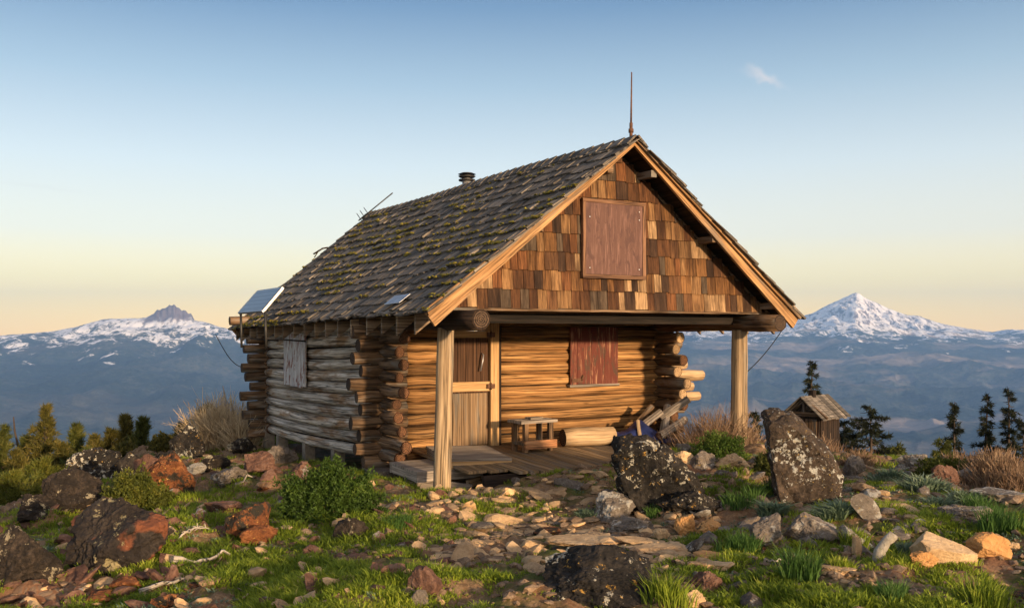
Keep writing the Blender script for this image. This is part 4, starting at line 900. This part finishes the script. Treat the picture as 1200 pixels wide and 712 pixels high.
# ---- countable flat stones lying in the dirt; shared meshes, each its own object
def blocked(x, y):
    u, v = (x-O2[0])*UX[0]+(y-O2[1])*UX[1], (x-O2[0])*VX[0]+(y-O2[1])*VX[1]
    return -.2 < u < 5.1 and -.25 < v < 8.3
VAR = {}
for mt in ('tan', 'red', 'grey', 'rust'):
    VAR[mt] = []
    for k in range(9):
        g_ = rockgeo(900+k*7+len(mt), (1, .8, .36 if k % 3 else .55), 3, 10, .05 if k % 3 else .12, 1 if k % 3 else 0); o = npmesh('flat_stone', g_[0], g_[1], K[mt], np.full(len(g_[1]), random.random())); VAR[mt].append(o.data); bpy.data.objects.remove(o)
taken = []
MARKS = [('the big black boulder', 772, 560), ('the wide black rock', 706, 690), ('the left porch post', 520, 578), ('the green shrub', 380, 590), ('the tall slab boulder', 945, 555), ('the large tan slab', 1100, 650), ('the rust orange rock', 1158, 648), ('the bright orange rocks', 296, 622),
         ('the rock with the red band', 140, 640), ('the purple brown rock', 502, 688), ('the porch deck edge', 655, 552), ('the cabin piers', 350, 540), ('the largest blue green tuft', 938, 665), ('the upright orange brown stub', 200, 560), ('the long flat tan ledge', 740, 640), ('the right picture edge', 1190, 620), ('the stone path flags', 1050, 605)]
COLN = {'tan': 'tan', 'red': 'red brown', 'grey': 'grey brown', 'rust': 'rusty'}
def stone_label(x, y, s, mt, z):
    px, py = 600+F*x/y, HOR+(EYE-z)*F/y; m = sorted(MARKS, key=lambda t: math.hypot(t[1]-px, (t[2]-py)*1.6))[0]; dx, dy = px-m[1], (py-m[2])*1.6
    rel_ = ('right of' if dx > 0 else 'left of') if abs(dx) > abs(dy) else ('in front of' if dy > 0 else 'behind')
    near = 'close by' if math.hypot(dx, dy) < 45 else 'further away'
    return f"{'tiny' if s < .055 else 'small' if s < .09 else 'medium' if s < .13 else 'large'} {COLN[mt]} flat stone {rel_} {m[0]}, {near}"
def scatter(n, x0, x1, y0, y1, s0, s1, mats, label, group, sink=.3, name='flat_stone', tl=5):
    """world rectangle (x at unit distance, distance)"""
    k = 0; tries = 0
    while k < n and tries < n*30:
        tries += 1; y = random.uniform(y0, y1); x = random.uniform(x0, x1)*y; s = random.uniform(s0, s1)*(.6+.8*random.random()**2)
        if blocked(x, y) or any((x-a)**2+(y-b)**2 < ((s+c)*.72)**2 for a, b, c in taken): continue
        taken.append((x, y, s)); mt = random.choice(mats); o = bpy.data.objects.new(name, random.choice(VAR[mt])); COL.objects.link(o)
        o.location = (x, y, hz(x, y)+s*.36*(.5-sink)); o.scale = (s, s*random.uniform(.7, 1.1), s*random.uniform(.6, 1.0)); o.rotation_euler = (R(random.uniform(-tl, tl)), R(random.uniform(-tl, tl)), random.uniform(0, 6.3)); tag(o, stone_label(x, y, s, mt, o.location.z), 'stone', 'loose flat stones lying in the ground'); k += 1
scatter(110, -.08, .17, 7.6, 12.0, .05, .20, ['tan', 'tan', 'grey', 'orange' if 'orange' in VAR else 'tan'], 'flat tan stone in the bare stony patch before the porch', 'flat stones in front of the porch')
scatter(40, .34, .47, 8.0, 12.5, .06, .19, ['grey', 'tan'], 'flat grey brown stone of the rough path climbing at the right', 'stones of the path at the right')
scatter(50, -.38, -.17, 12.6, 17.5, .07, .19, ['red', 'red', 'rust', 'grey'], 'red brown rubble stone on the slope below the cabin side wall', 'red rubble beside the cabin', tl=25)
scatter(26, .02, .2, 6.6, 8.8, .03, .10, ['tan', 'red'], 'small stone in the bare dirt of the middle foreground', 'small stones in the middle foreground')
scatter(28, .2, .55, 6.3, 9.0, .03, .11, ['tan', 'red', 'rust'], 'small stone in the brown dirt of the right foreground', 'small stones in the right foreground')
scatter(28, -.5, -.08, 6.8, 12, .04, .12, ['red', 'rust', 'grey'], 'small rusty stone among the grass of the left foreground', 'small stones in the grass at left', tl=20)
scatter(18, .14, .34, 10, 13.5, .05, .14, ['tan', 'grey', 'grey'], 'small stone among the plants around the two big boulders', 'stones around the two big boulders', tl=15)
# ---- the many further stones, past three hundred, as one object
def merged(n, x0, x1, y0, y1, s0, s1, mt, name, label, seed, tl=.15):
    g = np.random.default_rng(seed); y = y0*(y1/y0)**g.random(n); x = g.uniform(x0, x1, n)*y; k = notcab(x, y) & (fbm(np.stack([x, y], -1)*1.0, 3, seed) > -.15); x, y = x[k], y[k]; VV = []; FF_ = []; c = 0; rr = []
    geos = [rockgeo(1500+i+seed, (1, .8, .38 if i % 3 else .6), 2, 9, .08, 1 if i % 3 else 0) for i in range(8)]
    for a, b in zip(x, y):
        s = s0+(s1-s0)*g.random()**2; P, Fq = geos[g.integers(8)]; th = g.uniform(0, 6.28); t1, t2 = g.normal(0, tl, 2); P = P*s; X_ = P[:, 0]*math.cos(th)-P[:, 1]*math.sin(th); Y_ = P[:, 0]*math.sin(th)+P[:, 1]*math.cos(th)
        VV.append(np.stack([X_+a, Y_+b, P[:, 2]+X_*t1+Y_*t2+hz(a, b)+s*.06], -1)); FF_.append(Fq+c); c += len(P); rr.append(np.full(len(Fq), g.random()))
    tag(npmesh(name, np.concatenate(VV), np.concatenate(FF_), mt, np.concatenate(rr)), label, 'stones', kind='stuff')
def notcab(x, y):
    u = (x-O2[0])*UX[0]+(y-O2[1])*UX[1]; v = (x-O2[0])*VX[0]+(y-O2[1])*VX[1]; return ~((u > -.1) & (u < 5.1) & (v > -.2) & (v < 8.2))
merged(420, -.10, .22, 6.8, 12.0, .03, .12, K['tan'], 'small_stones', 'countless small tan stones strewn over the dirt before the porch', 3)
merged(420, .16, .56, 6.2, 15, .03, .12, K['grey'], 'small_stones', 'countless small grey brown stones strewn over the right slope', 4, .3)
merged(520, -.55, .0, 6.3, 13, .03, .11, K['tan'], 'small_stones', 'countless small tan stones showing through the grass of the left foreground', 6, .4)
merged(700, -.55, -.06, 6.5, 18, .03, .13, K['red'], 'small_stones', 'countless small red brown stones strewn over the left slope', 5, .4)
# ---- gravel: uncountable
def fanpts(n, y0, y1, a0, a1, pw=1.0):
    y = y0*(y1/y0)**(rng.random(n)**pw); a = rng.uniform(a0, a1, n); return a*y, y
def notcab(x, y):
    u = (x-O2[0])*UX[0]+(y-O2[1])*UX[1]; v = (x-O2[0])*VX[0]+(y-O2[1])*VX[1]; return ~((u > -.1) & (u < 5.1) & (v > -.2) & (v < 8.2))
IV2, IF2 = icos(1)
x, y = fanpts(15000, 5.6, 22, -.62, .62); d = fbm(np.stack([x, y], -1)*.8, 4, 33); az_ = x/y
keep = (rng.random(len(x)) < np.clip(.35+d*1.6+.25*sstep(-.1, .05, az_), .05, 1)) & notcab(x, y); x, y = x[keep], y[keep]; n = len(x)
s = .012+.045*rng.random(n)**3*(1+.4*(y > 9)); z = H(x, y)
sh_ = np.stack([s*rng.uniform(.8, 1.4, n), s*rng.uniform(.7, 1.2, n), s*rng.uniform(.35, .8, n)], -1)
base = IV2[None]*(1+.22*rng.standard_normal((n, len(IV2), 1)))*sh_[:, None]
th = rng.uniform(0, 6.28, n); c_, s_ = np.cos(th)[:, None], np.sin(th)[:, None]
Vx = base[..., 0]*c_-base[..., 1]*s_+x[:, None]; Vy = base[..., 0]*s_+base[..., 1]*c_+y[:, None]; Vz = base[..., 2]+(z+s*.12)[:, None]
FF = (IF2[None]+(np.arange(n)*len(IV2))[:, None, None]).reshape(-1, 3)
tag(npmesh('gravel', np.stack([Vx, Vy, Vz], -1).reshape(-1, 3), FF, K['pebble'], np.repeat(rng.random(n), len(IF2))), 'loose gravel and stone chips scattered over the bare soil', 'gravel', kind='stuff')

# ------------------------------------------------------------------ grass
def blades(cx, cy, cz, nb, hgt, spread, wid, lean=.5, r=None):
    """nb blades per clump; arrays of clump centres"""
    n = len(cx); i = np.repeat(np.arange(n), nb); m = len(i); a = rng.uniform(0, 6.28, m); q = np.sqrt(rng.random(m))*np.repeat(spread, nb)
    bx = cx[i]+np.cos(a)*q; by = cy[i]+np.sin(a)*q; bz = cz[i]-.008; h = np.repeat(hgt, nb)*rng.uniform(.45, 1.1, m); w = wid*rng.uniform(.7, 1.3, m)
    ld = a+rng.normal(0, .6, m); ll = h*lean*rng.uniform(.1, 1.3, m); fa = rng.uniform(0, 6.28, m); px_, py_ = np.cos(fa)*w*.5, np.sin(fa)*w*.5; dx, dy = np.cos(ld)*ll, np.sin(ld)*ll
    V = np.zeros((m, 5, 3)); 
    V[:, 0] = np.stack([bx-px_, by-py_, bz], -1); V[:, 1] = np.stack([bx+px_, by+py_, bz], -1)
    V[:, 2] = np.stack([bx+px_*.8+dx*.35, by+py_*.8+dy*.35, bz+h*.6], -1); V[:, 3] = np.stack([bx-px_*.8+dx*.35, by-py_*.8+dy*.35, bz+h*.6], -1)
    V[:, 4] = np.stack([bx+dx, by+dy, bz+h*np.sqrt(np.clip(1-(lean*.5)**2, .3, 1))], -1)
    b = np.arange(m)*5; T = np.stack([np.stack([b, b+1, b+2], -1), np.stack([b, b+2, b+3], -1), np.stack([b+3, b+2, b+4], -1)], 1).reshape(-1, 3)
    rr = (r[i] if r is not None else rng.random(n)[i])*.6+rng.random(m)*.4
    return V.reshape(-1, 3), T, np.repeat(rr, 3)
def gmask(x, y):
    p = np.stack([x, y], -1); az = x/y; f = fbm(p*.75, 4, 12)+.75*fbm(p*2.2, 3, 14)+.45*fbm(p*5.5, 2, 15)
    w = .20+.22*sstep(-.02, -.14, az)-.34*sstep(-.06, .03, az)*sstep(7.4, 8.8, y)*sstep(.24,.16,az)-.07*sstep(.15, .25, az)-.25*sstep(-.15, -.25, az)*sstep(12.3, 14, y)
    return f+w
x, y = fanpts(95000, 5.6, 23, -.62, .62); mk = gmask(x, y); keep = (mk > .10+.30*rng.random(len(x))) & notcab(x, y); x, y, mk = x[keep], y[keep], mk[keep]
V, T, rr = blades(x, y, H(x, y), 13, (.018+.050*np.clip(mk, 0, 1))*rng.uniform(.6, 1.5, len(x))*(1+.02*y), .045*(1+.04*y), .0045+.00035*y.mean(), .9, np.clip(.15+.5*rng.random(len(x))+.35*(fbm(np.stack([x, y], -1)*1.3, 3, 55)), 0, 1))
tag(npmesh('grass', V, T, G['grass'], rr), 'short bright green alpine grass growing in patches between the stones', 'grass', kind='stuff')
# small grey green leafy plants: uncountable too
x, y = fanpts(5200, 5.8, 16, -.6, .6); p2 = np.stack([x, y], -1); keep = (fbm(p2*1.1, 3, 77) > .16) & notcab(x, y); x, y = x[keep], y[keep]
V, T, rr = blades(x, y, H(x, y), 14, rng.uniform(.02, .05, len(x)), np.full(len(x), .05), .013, 1.3)
tag(npmesh('ground_cover', V, T, G['sage'], rr), 'low grey green ground cover plants between stones', 'ground cover', kind='stuff')
def tuft(px, py, wpx, hpx, mat, label, name='grass_tuft', nb=520, wid=.008, lean=.55, cat='grass tuft'):
    p = ground_at(px, py); w = wpx*p.y/F*.5; h = hpx*p.y/F
    k = 14; a = rng.uniform(0, 6.28, k); q = np.sqrt(rng.random(k))*w*.7; cx, cy = np.cos(a)*q, np.sin(a)*q*.8
    V, T, rr = blades(cx, cy, np.array([hz(p.x+i, p.y+j)-p.z for i, j in zip(cx, cy)]), nb//k, h*1.0*rng.uniform(.7, 1.1, k), np.full(k, w*.4), wid, lean)
    tag(npmesh(name, V, T, G[mat], rr, loc=p), label, cat)
for a in [(938, 684, 40, 44, 'tuft', 'largest blue green grass tuft in the lower right, left of the small flat tan stone'), (866, 646, 48, 24, 'tuft', 'green tuft beside the brown rock with the hollow side'), (918, 580, 40, 26, 'tuft', 'green tuft at the left foot of the tall slab boulder'),
          (1172, 628, 56, 40, 'tuft', 'wide green tuft close to the right edge above the rust orange rock'), (1150, 606, 46, 28, 'tuft', 'green tuft behind the wide tuft at the right'), (1062, 652, 22, 20, 'sage', 'small grey green tuft between the pale driftwood and the tan slab'),
          (870, 590, 50, 22, 'tuft', 'green tuft midway between the two big boulders'), (768, 604, 30, 16, 'tuft', 'bright tuft directly below the big black boulder'), (790, 706, 70, 34, 'grass', 'bright grass tuft hanging over the right end of the wide black rock'), (700, 668, 70, 16, 'grass', 'bright grass fringe behind the wide black rock'),
          (985, 668, 30, 20, 'grass', 'yellow green tuft right of the largest blue green tuft'), (1045, 704, 50, 22, 'tuft', 'green tuft at the bottom edge right of centre'), (1150, 706, 70, 34, 'grass', 'bright grass hummock at the bottom right corner'), (1000, 640, 30, 24, 'grass', 'grass in the gap beside the tilted long flag stone'),
          (470, 618, 44, 14, 'tuft', 'dark green grass hummock below the left porch post'), (880, 700, 60, 20, 'grass', 'grass hummock at the bottom right of the middle')]: tuft(*a)
for a in [(905, 606, 30, 22, 'small sage plant against the left foot of the tall slab boulder'), (978, 606, 36, 22, 'sage plant covering the right foot of the tall slab boulder'), (1086, 572, 56, 18, 'palest grey green sage cushion on the right crest'), (1036, 566, 40, 16, 'grey green sage cushion left of the palest one'), (1130, 592, 40, 18, 'grey green sage cushion beside the brown crest rock'), (1100, 592, 30, 14, 'small sage cushion below the palest one'),
          (46, 656, 30, 12, 'sage cushion beside the dark rock at the left edge'), (690, 604, 30, 10, 'small sage cushion left of the big black boulder')]:
    tuft(a[0], a[1], a[2], a[3], 'sage', a[4], 'sage_plant', 700, .016, 1.1, 'plant')

# ------------------------------------------------------------------ woody plants
def needles(C, D, k, L, w, g, spread=1.0):
    n = len(C); i = np.repeat(np.arange(n), k); m = len(i); d = D[i]+spread*g.standard_normal((m, 3)); d /= np.linalg.norm(d, axis=1)[:, None]
    q = np.cross(d, g.standard_normal((m, 3))); q /= np.linalg.norm(q, axis=1)[:, None]+1e-9; l = L*g.uniform(.5, 1.2, (m, 1)); ww = w*g.uniform(.6, 1.3, (m, 1)); c = C[i]+g.standard_normal((m, 3))*L*.15
    V = np.stack([c-q*ww*.5, c+q*ww*.5, c+d*l], 1).reshape(-1, 3); return V, np.arange(m*3).reshape(-1, 3), np.repeat(g.random(n), k)*.7+g.random(m)*.3
def conifer(px, py, wpx, Y, mat, label, kind='pine', seed=1, name='pine_tree', group=None, lean=0., bare=0., full=1.0):
    g = np.random.default_rng(seed); rg = random.Random(seed); X = (px-600)/F*Y; gz = hz(X, Y)-.15; zt = EYE-(py-HOR)/F*Y; h = zt-gz; w = wpx*Y/F/2*(1.75 if kind == 'pine' else 1.7)
    h = max(h, .6); mb = MB(); tp = [Vector((lean*t*t*h+.03*math.sin(t*5+seed)*h*.3, .02*math.sin(t*7)*h*.3, h*t)) for t in np.linspace(0, 1, 9)]
    r0 = .018*h+.02
    mb.tube(tp, [r0*(1-.93*t) for t in np.linspace(0, 1, 9)], 7, .5)
    def trunk(t): i = min(int(t*8), 7); return tp[i].lerp(tp[i+1], t*8-i)
    C = []; D = []; nb = int((85 if kind == 'pine' else 70)*full*(h/2.5)**.6); lob = g.uniform(.45, 1.25, 24) if kind == 'pine' else g.uniform(.3, 1.3, 24)
    for j in range(nb):
        t = (j+rg.random())/nb; t = .10+.89*t if kind == 'pine' else .12+.87*t; a = rg.uniform(0, 6.283)
        prof = ((1-t)**.85*(.6+.4*math.sin(min(t*3.3, 1.57)))) if kind == 'pine' else ((1-t)**.85*.95+.05)
        ln = w*prof*lob[int(a/6.2832*4) % 4*6+int(t*5.99)]*rg.uniform(.6, 1.15)+.04; p0 = trunk(t); dr = Vector((math.cos(a), math.sin(a), 0)); n_ = 6; pts = []
        for k in range(n_+1):
            s = k/n_
            up = (.55*s**1.4*ln) if kind == 'pine' else (-.50*s*ln+.35*s*s*ln*(1 if t > .4 else .3))
            pts.append(p0+dr*(ln*s)+Vector((rg.uniform(-1, 1), rg.uniform(-1, 1), rg.uniform(-.6, .6)))*ln*.06+Vector((0, 0, up)))
        mb.tube(pts, [r0*.30*(1-t*.6)*(1-.8*k/n_)+.003 for k in range(n_+1)], 4, rg.random(), cap=False)
        if rg.random() < bare: continue
        m = max(6, int(ln*(30 if kind == 'pine' else 44)))
        for q in range(m):
            s = rg.uniform(.25, 1.0); i = min(int(s*n_), n_-1); p = pts[i].lerp(pts[i+1], s*n_-i); off = Vector((rg.gauss(0, 1), rg.gauss(0, 1), rg.gauss(0, .7)))*(ln*.10 if kind == 'pine' else .03)
            C.append(p+off); D.append((dr*.7+Vector((0, 0, .9 if kind == 'pine' else -.15))+off.normalized()*.4) if off.length else dr)
    E = empty(name, (X, Y, gz)); tag(E, label, 'tree', group); mb.build('trunk', W['bark'], E)
    C = np.array([c[:] for c in C]); D = np.array([c[:] for c in D]); L = .16 if kind == 'pine' else .13
    V, T, rr = needles(C, D, 11 if kind == 'pine' else 9, L*(Y/25)**.5, .026*(Y/25), g, .75); npmesh('crown', V, T, G[mat], rr, parent=E)
LP = 'bushy pines on the left skyline'
for i, a in enumerate([(55, 476, 46, 24, 'olive', 'tallest bushy olive pine on the left skyline'), (88, 498, 30, 24.5, 'green', 'narrow green pine just right of the tallest bushy pine'), (110, 512, 34, 23.5, 'olive', 'olive pine in the middle of the left group, lower'), (130, 505, 42, 24, 'olive', 'broad olive pine left of the forked dark pine'),
          (148, 488, 24, 24.5, 'olive', 'thin olive pine with a high tip left of the dark leaning pine'), (164, 491, 30, 24, 'green', 'dark green pine leaning right, last of the left group'), (33, 512, 34, 24.5, 'green', 'small dark pine left of the tallest bushy pine'), (4, 500, 26, 25, 'green', 'sparse dark pine cut by the left edge'),
          (72, 522, 60, 22.5, 'olive', 'low wide olive pine in front of the tallest one'), (150, 522, 46, 22.5, 'olive', 'low wide olive pine before the forked pines at their right'), (100, 530, 50, 22, 'green', 'low green pine just behind the lichened outcrop'), (18, 530, 46, 22, 'olive', 'low olive pine at the left edge behind the yellow green one'),
          (50, 542, 60, 18.5, 'yshrub', 'yellow green young pine on the left slope, upper'), (14, 556, 60, 17, 'yshrub', 'yellow green young pine at the left edge, lower')]):
    conifer(*a, kind='pine', seed=20+i, group=LP, lean=.06 if i == 5 else 0, full=1.5 if i > 7 else 1.25)
for i, a in enumerate([(243, 476, 50, 23, 'olive', 'olive pine among the pale dead trees'), (262, 492, 40, 22, 'green', 'dark pine between the dead trees and the cabin'), (215, 500, 40, 23, 'olive', 'low leaning pine left of the dead trees')]): conifer(*a, kind='pine', seed=60+i, full=1.1)
for i, a in enumerate([(944, 422, 42, 30, 'dark ragged fir with a crooked top behind the outhouse', .06), (1020, 474, 84, 27, 'wide ragged dark fir with hanging branches right of the outhouse', .0), (990, 492, 40, 28, 'small dark fir between the outhouse and the wide ragged fir', 0), (1119, 470, 34, 30, 'left one of the three dark firs at the right', 0),
          (1155, 461, 32, 30.5, 'middle one of the three dark firs at the right', .01), (1182, 456, 44, 30, 'tallest dark fir at the right edge', -.01), (1198, 492, 40, 29, 'small dark fir cut by the right edge', 0), (884, 483, 24, 21, 'slim dark fir just right of the right porch post', 0), (900, 512, 40, 20, 'low dark fir between the right post and the slab boulder', 0), (1052, 520, 40, 25, 'small green fir right of the wide ragged fir', 0), (1104, 514, 34, 26, 'small green fir at the left of the three dark firs', 0)]):
    conifer(*a[:4], 'fir' if i < 9 else 'green', a[4], kind='fir', seed=80+i, name='fir_tree', lean=a[5], bare=.22, full=.8 if i != 0 else .7)
def snag(px, py, Y, label, seed, lean=0., mat='silver', nbr=16, name='dead_tree', bl=.22, drop=.2):
    rg = random.Random(seed); X = (px-600)/F*Y; gz = hz(X, Y)-drop; h = EYE-(py-HOR)/F*Y-gz; E = empty(name, (X, Y, gz)); tag(E, label, 'dead tree')
    mb = MB(); tp = [Vector((lean*t*h+.05*h*math.sin(t*6+seed)*t, .03*h*math.sin(t*5+seed*2), h*t)) for t in np.linspace(0, 1, 10)]; mb.tube(tp, [(.026*h)*(1-.9*t)+.006 for t in np.linspace(0, 1, 10)], 7, .5); mb.build('trunk', W[mat], E)
    mb = MB()
    def br(p, d, L, r, lv):
        pts = [p]; 
        for k in range(5): d = (d+Vector((rg.gauss(0, .3), rg.gauss(0, .3), rg.gauss(.04, .25)))).normalized(); p = p+d*L/5; pts.append(p)
        mb.tube(pts, [r*(1-.85*k/5)+.002 for k in range(6)], 4, rg.random(), cap=False)
        if lv:
            for _ in range(3): k = rg.randint(2, 4); br(pts[k], (d+Vector((rg.gauss(0, .8), rg.gauss(0, .8), rg.gauss(.1, .5)))).normalized(), L*.5, r*.5, lv-1)
    for j in range(nbr):
        t = rg.uniform(.2, .95); a = rg.uniform(0, 6.28); i = int(t*9); br(tp[i], Vector((math.cos(a), math.sin(a), rg.uniform(-.2, .6))), h*bl*(1.2-t)*rg.uniform(.6, 1.2), (.011*h)*(1.1-t), 2 if nbr > 6 else 1)
    mb.build('branches', W[mat], E)
for i, a in enumerate([(262, 452, 21, 'tallest pale dead tree left of the cabin', .02), (272, 462, 20.5, 'pale dead tree standing closest to the cabin back corner', .02), (252, 468, 21.5, 'pale dead tree just left of the tallest one', -.05), (236, 470, 22, 'grey dead tree with forked tips, third from the cabin', -.1),
          (281, 470, 20, 'short pale dead tree against the cabin log ends', .0), (245, 486, 20.5, 'short twisted pale dead tree in front of the olive pine', -.15), (267, 480, 19.8, 'low pale branching dead tree at the cabin corner', .1), (219, 484, 23, 'thin dead pole leaning left above the skyline rock', .12), (206, 492, 23.5, 'thin leaning dead pole furthest left of the dead trees', .25)]):
    snag(*a[:4], seed=130+i, lean=a[4], nbr=18 if i < 7 else 6)
snag(23, 488, 25, 'thin dark dead spire at the left of the bushy pines', 150, 0, 'bark', 10, bl=.12); snag(68, 548, 19, 'small bleached dead branch tree before the left pines', 151, .2, nbr=12, bl=.4); snag(10, 590, 15.5, 'bleached dead branches at the left edge by the yellow green pine', 152, .25, nbr=12, bl=.4)

def shrub(px, py, wpx, hpx, mat, label, seed, n=5200, lf=.030, name='shrub', depth=.8):
    g = np.random.default_rng(seed); p = ground_at(px, py); w = wpx*p.y/F/2; h = hpx*p.y/F; c = Vector((p.x, p.y+w*depth*.8, 0)); c.z = min(p.z, hz(c.x, c.y))
    h = h+p.z-c.z+.05
    d = g.standard_normal((n, 3)); d[:, 2] = np.abs(d[:, 2]); d /= np.linalg.norm(d, axis=1)[:, None]; rad = (.55+.45*g.random(n)**.4)*(1+.55*fbm(d*3+seed, 3, seed)+.25*fbm(d*8+seed, 2, seed))
    P = d*rad[:, None]*np.array([w, w*depth, h*.95]); V, T, rr = needles(P, d*.6+np.array([0, 0, .5]), 4, lf, lf*.55, g, .9)
    E = empty(name, c); tag(E, label, 'shrub'); npmesh('foliage', V, T, G[mat], np.clip(rr*.8+.35*(fbm(np.repeat(P, 4, 0)*6, 2, 5)), 0, 1), parent=E)
    mb = MB(); rg = random.Random(seed)
    for k in range(26): a = rg.uniform(0, 6.28); q = rg.uniform(.2, .85); e = Vector((math.cos(a)*w*q, math.sin(a)*w*depth*q, h*(1-q*.6)*.85)); mb.tube([Vector((0, 0, -.05)), e*.5+Vector((0, 0, .03)), e], [.012, .008, .003], 4, rg.random(), cap=False)
    mb.build('stems', W['bark'], E)
shrub(380, 609, 118, 50, 'shrub', 'round dense green shrub below the cabin side wall', 201, 9000, .034, depth=.6)
shrub(148, 606, 78, 40, 'yshrub', 'yellow green shrub on top of the left outcrop', 203, 5200, .040)
q = pt(258, 520, 19.6); q.z = hz(q.x, q.y); q2 = pt(284, 520, 18.9); q2.z = hz(q2.x, q2.y)
TH = [(q, 72, 74, 'tall tan thicket of dead twigs at the back left corner of the cabin', 310, 700), (q2, 40, 60, 'tan dead twigs right against the cabin back corner logs', 311, 300)]
shrub(192, 528, 40, 14, 'olive', 'low olive shrub on the left skyline behind the rocks', 205, 1800, .06)
shrub(905, 556, 36, 18, 'green', 'low dark shrub left of the slab boulder', 207, 1800, .04)
shrub(1120, 566, 70, 20, 'yshrub', 'yellow green low shrub below the dry brush at right', 209, 2400, .035)
shrub(850, 540, 60, 26, 'shrub', 'green low shrub in front of the right porch post', 211, 2600, .03)
def drybush(px, py, wpx, hpx, label, seed, n=420, mat='dry', base=None):
    rg = random.Random(seed); p = base or ground_at(px, py); w = wpx*p.y/F/2; h = hpx*p.y/F; mb = MB(); g = np.random.default_rng(seed)
    for k in range(n):
        b = Vector((rg.gauss(0, w*.38), rg.gauss(0, w*.3), 0)); b.z = hz(p.x+b.x, p.y+b.y)-p.z-.03; a = rg.uniform(0, 6.28); sp = rg.uniform(.1, .7); d = Vector((math.cos(a)*sp, math.sin(a)*sp, 1)).normalized(); L = h*rg.uniform(.5, 1.05)*(1-.35*min(1, abs(b.x)/w)); q = b; pts = [q]
        for i in range(4): d = (d+Vector((rg.gauss(0, .22), rg.gauss(0, .22), rg.gauss(0, .1)))).normalized(); q = q+d*L/4; pts.append(q)
        tk = 1 if p.y < 16 else 1.8; mb.tube(pts, [.006*tk, .005*tk, .004*tk, .003*tk, .002*tk], 3, rg.random(), cap=False, smooth=False)
        for _ in range(2):
            i = rg.randint(1, 3); d2 = (d+Vector((rg.gauss(0, .7), rg.gauss(0, .7), rg.gauss(0, .4)))).normalized(); mb.tube([pts[i], pts[i]+d2*L*.18, pts[i]+d2*L*.32+Vector((0, 0, .03))], [.003, .0025, .001], 3, rg.random(), cap=False, smooth=False)
    tag(mb.build('dry_bush', G[mat], None, p), label, 'bush')
q = loc2w(4.6, .25); q.z = hz(q.x, q.y)
drybush(0, 0, 92, 72, 'bare brown twiggy bush in front of the firewood at the right end of the porch', 301, 760, base=q)
q = loc2w(5.3, .45); q.z = hz(q.x, q.y); drybush(0, 0, 60, 44, 'smaller bare brown bush behind the right porch post', 302, 260, base=q)
drybush(1166, 560, 96, 42, 'wide dry brown brush at the right edge in front of the dark firs', 303, 620); drybush(1120, 552, 50, 30, 'dry brown brush left of the wide brush at the right', 304, 260); drybush(1005, 545, 60, 24, 'low dry brown brush right of the outhouse', 305, 260); drybush(1190, 575, 60, 34, 'dry brown brush lower at the right edge', 306, 260)
def drift(px, py, lenpx, ang, label, seed, r=.035, mat='silver', nb=5):
    rg = random.Random(seed); p = ground_at(px, py); L = lenpx*p.y/F; d = Vector((math.cos(ang), math.sin(ang), 0)); mb = MB(); pts = []
    for k in range(9):
        t = k/8-.5; q = d*L*t+Vector((0, rg.uniform(-.04, .04), 0)); q.z = hz(p.x+q.x, p.y+q.y)-p.z+r*.9+rg.uniform(0, .03); pts.append(q)
    mb.tube(pts, [r*(1-.6*k/8)*rg.uniform(.8, 1.15) for k in range(9)], 8, rg.random(), jit=.2)
    for _ in range(nb): k = rg.randint(2, 7); e = Vector((rg.gauss(0, .6), rg.gauss(0, .6), rg.uniform(.1, .7))).normalized()*L*.2; mb.tube([pts[k], pts[k]+e*.5, pts[k]+e+Vector((0, 0, -.02))], [r*.4, r*.3, .003], 5, rg.random())
    tag(mb.build('driftwood', W[mat], None, p), label, 'dead wood')
drift(236, 664, 66, R(30), 'bleached dead branch lying in grass right of the rock with the red band, upper', 401); drift(190, 690, 50, R(20), 'bleached dead branch lying in grass below the rock with the red band', 402, .028); drift(226, 626, 40, R(50), 'tangled pale dead twigs beside the rock with the red band', 403, .014, nb=14)
drift(288, 562, 30, R(60), 'short grey stick among the red rubble by the cabin', 404, .02, nb=1); drift(905, 660, 22, R(10), 'thin white stick in the dirt under the brown hollow rock', 405, .010, nb=0); drift(990, 672, 30, R(20), 'thin grey twig in the dirt near the largest tuft', 406, .008, nb=2)
p = ground_at(1036, 658); mb = MB(); mb.tube([Vector((-.04, 0, -.03)), Vector((-.03, 0, .06)), Vector((.02, .01, .13)), Vector((.06, 0, .17)), Vector((.09, 0, .155))], [.05, .042, .034, .04, .018], 9, .8, jit=.15)
tag(mb.build('driftwood', K['white'], None, p), 'small pale grey bent driftwood stub standing in the dirt beside the tan slab', 'dead wood')

for a in TH: drybush(0, 0, a[1], a[2], a[3], a[4], a[5], 'straw', base=a[0])
q = pt(962, 525, 21.5); q.z = hz(q.x, q.y); drybush(0, 0, 74, 36, 'low brown brush right in front of the outhouse', 312, 460, base=q)
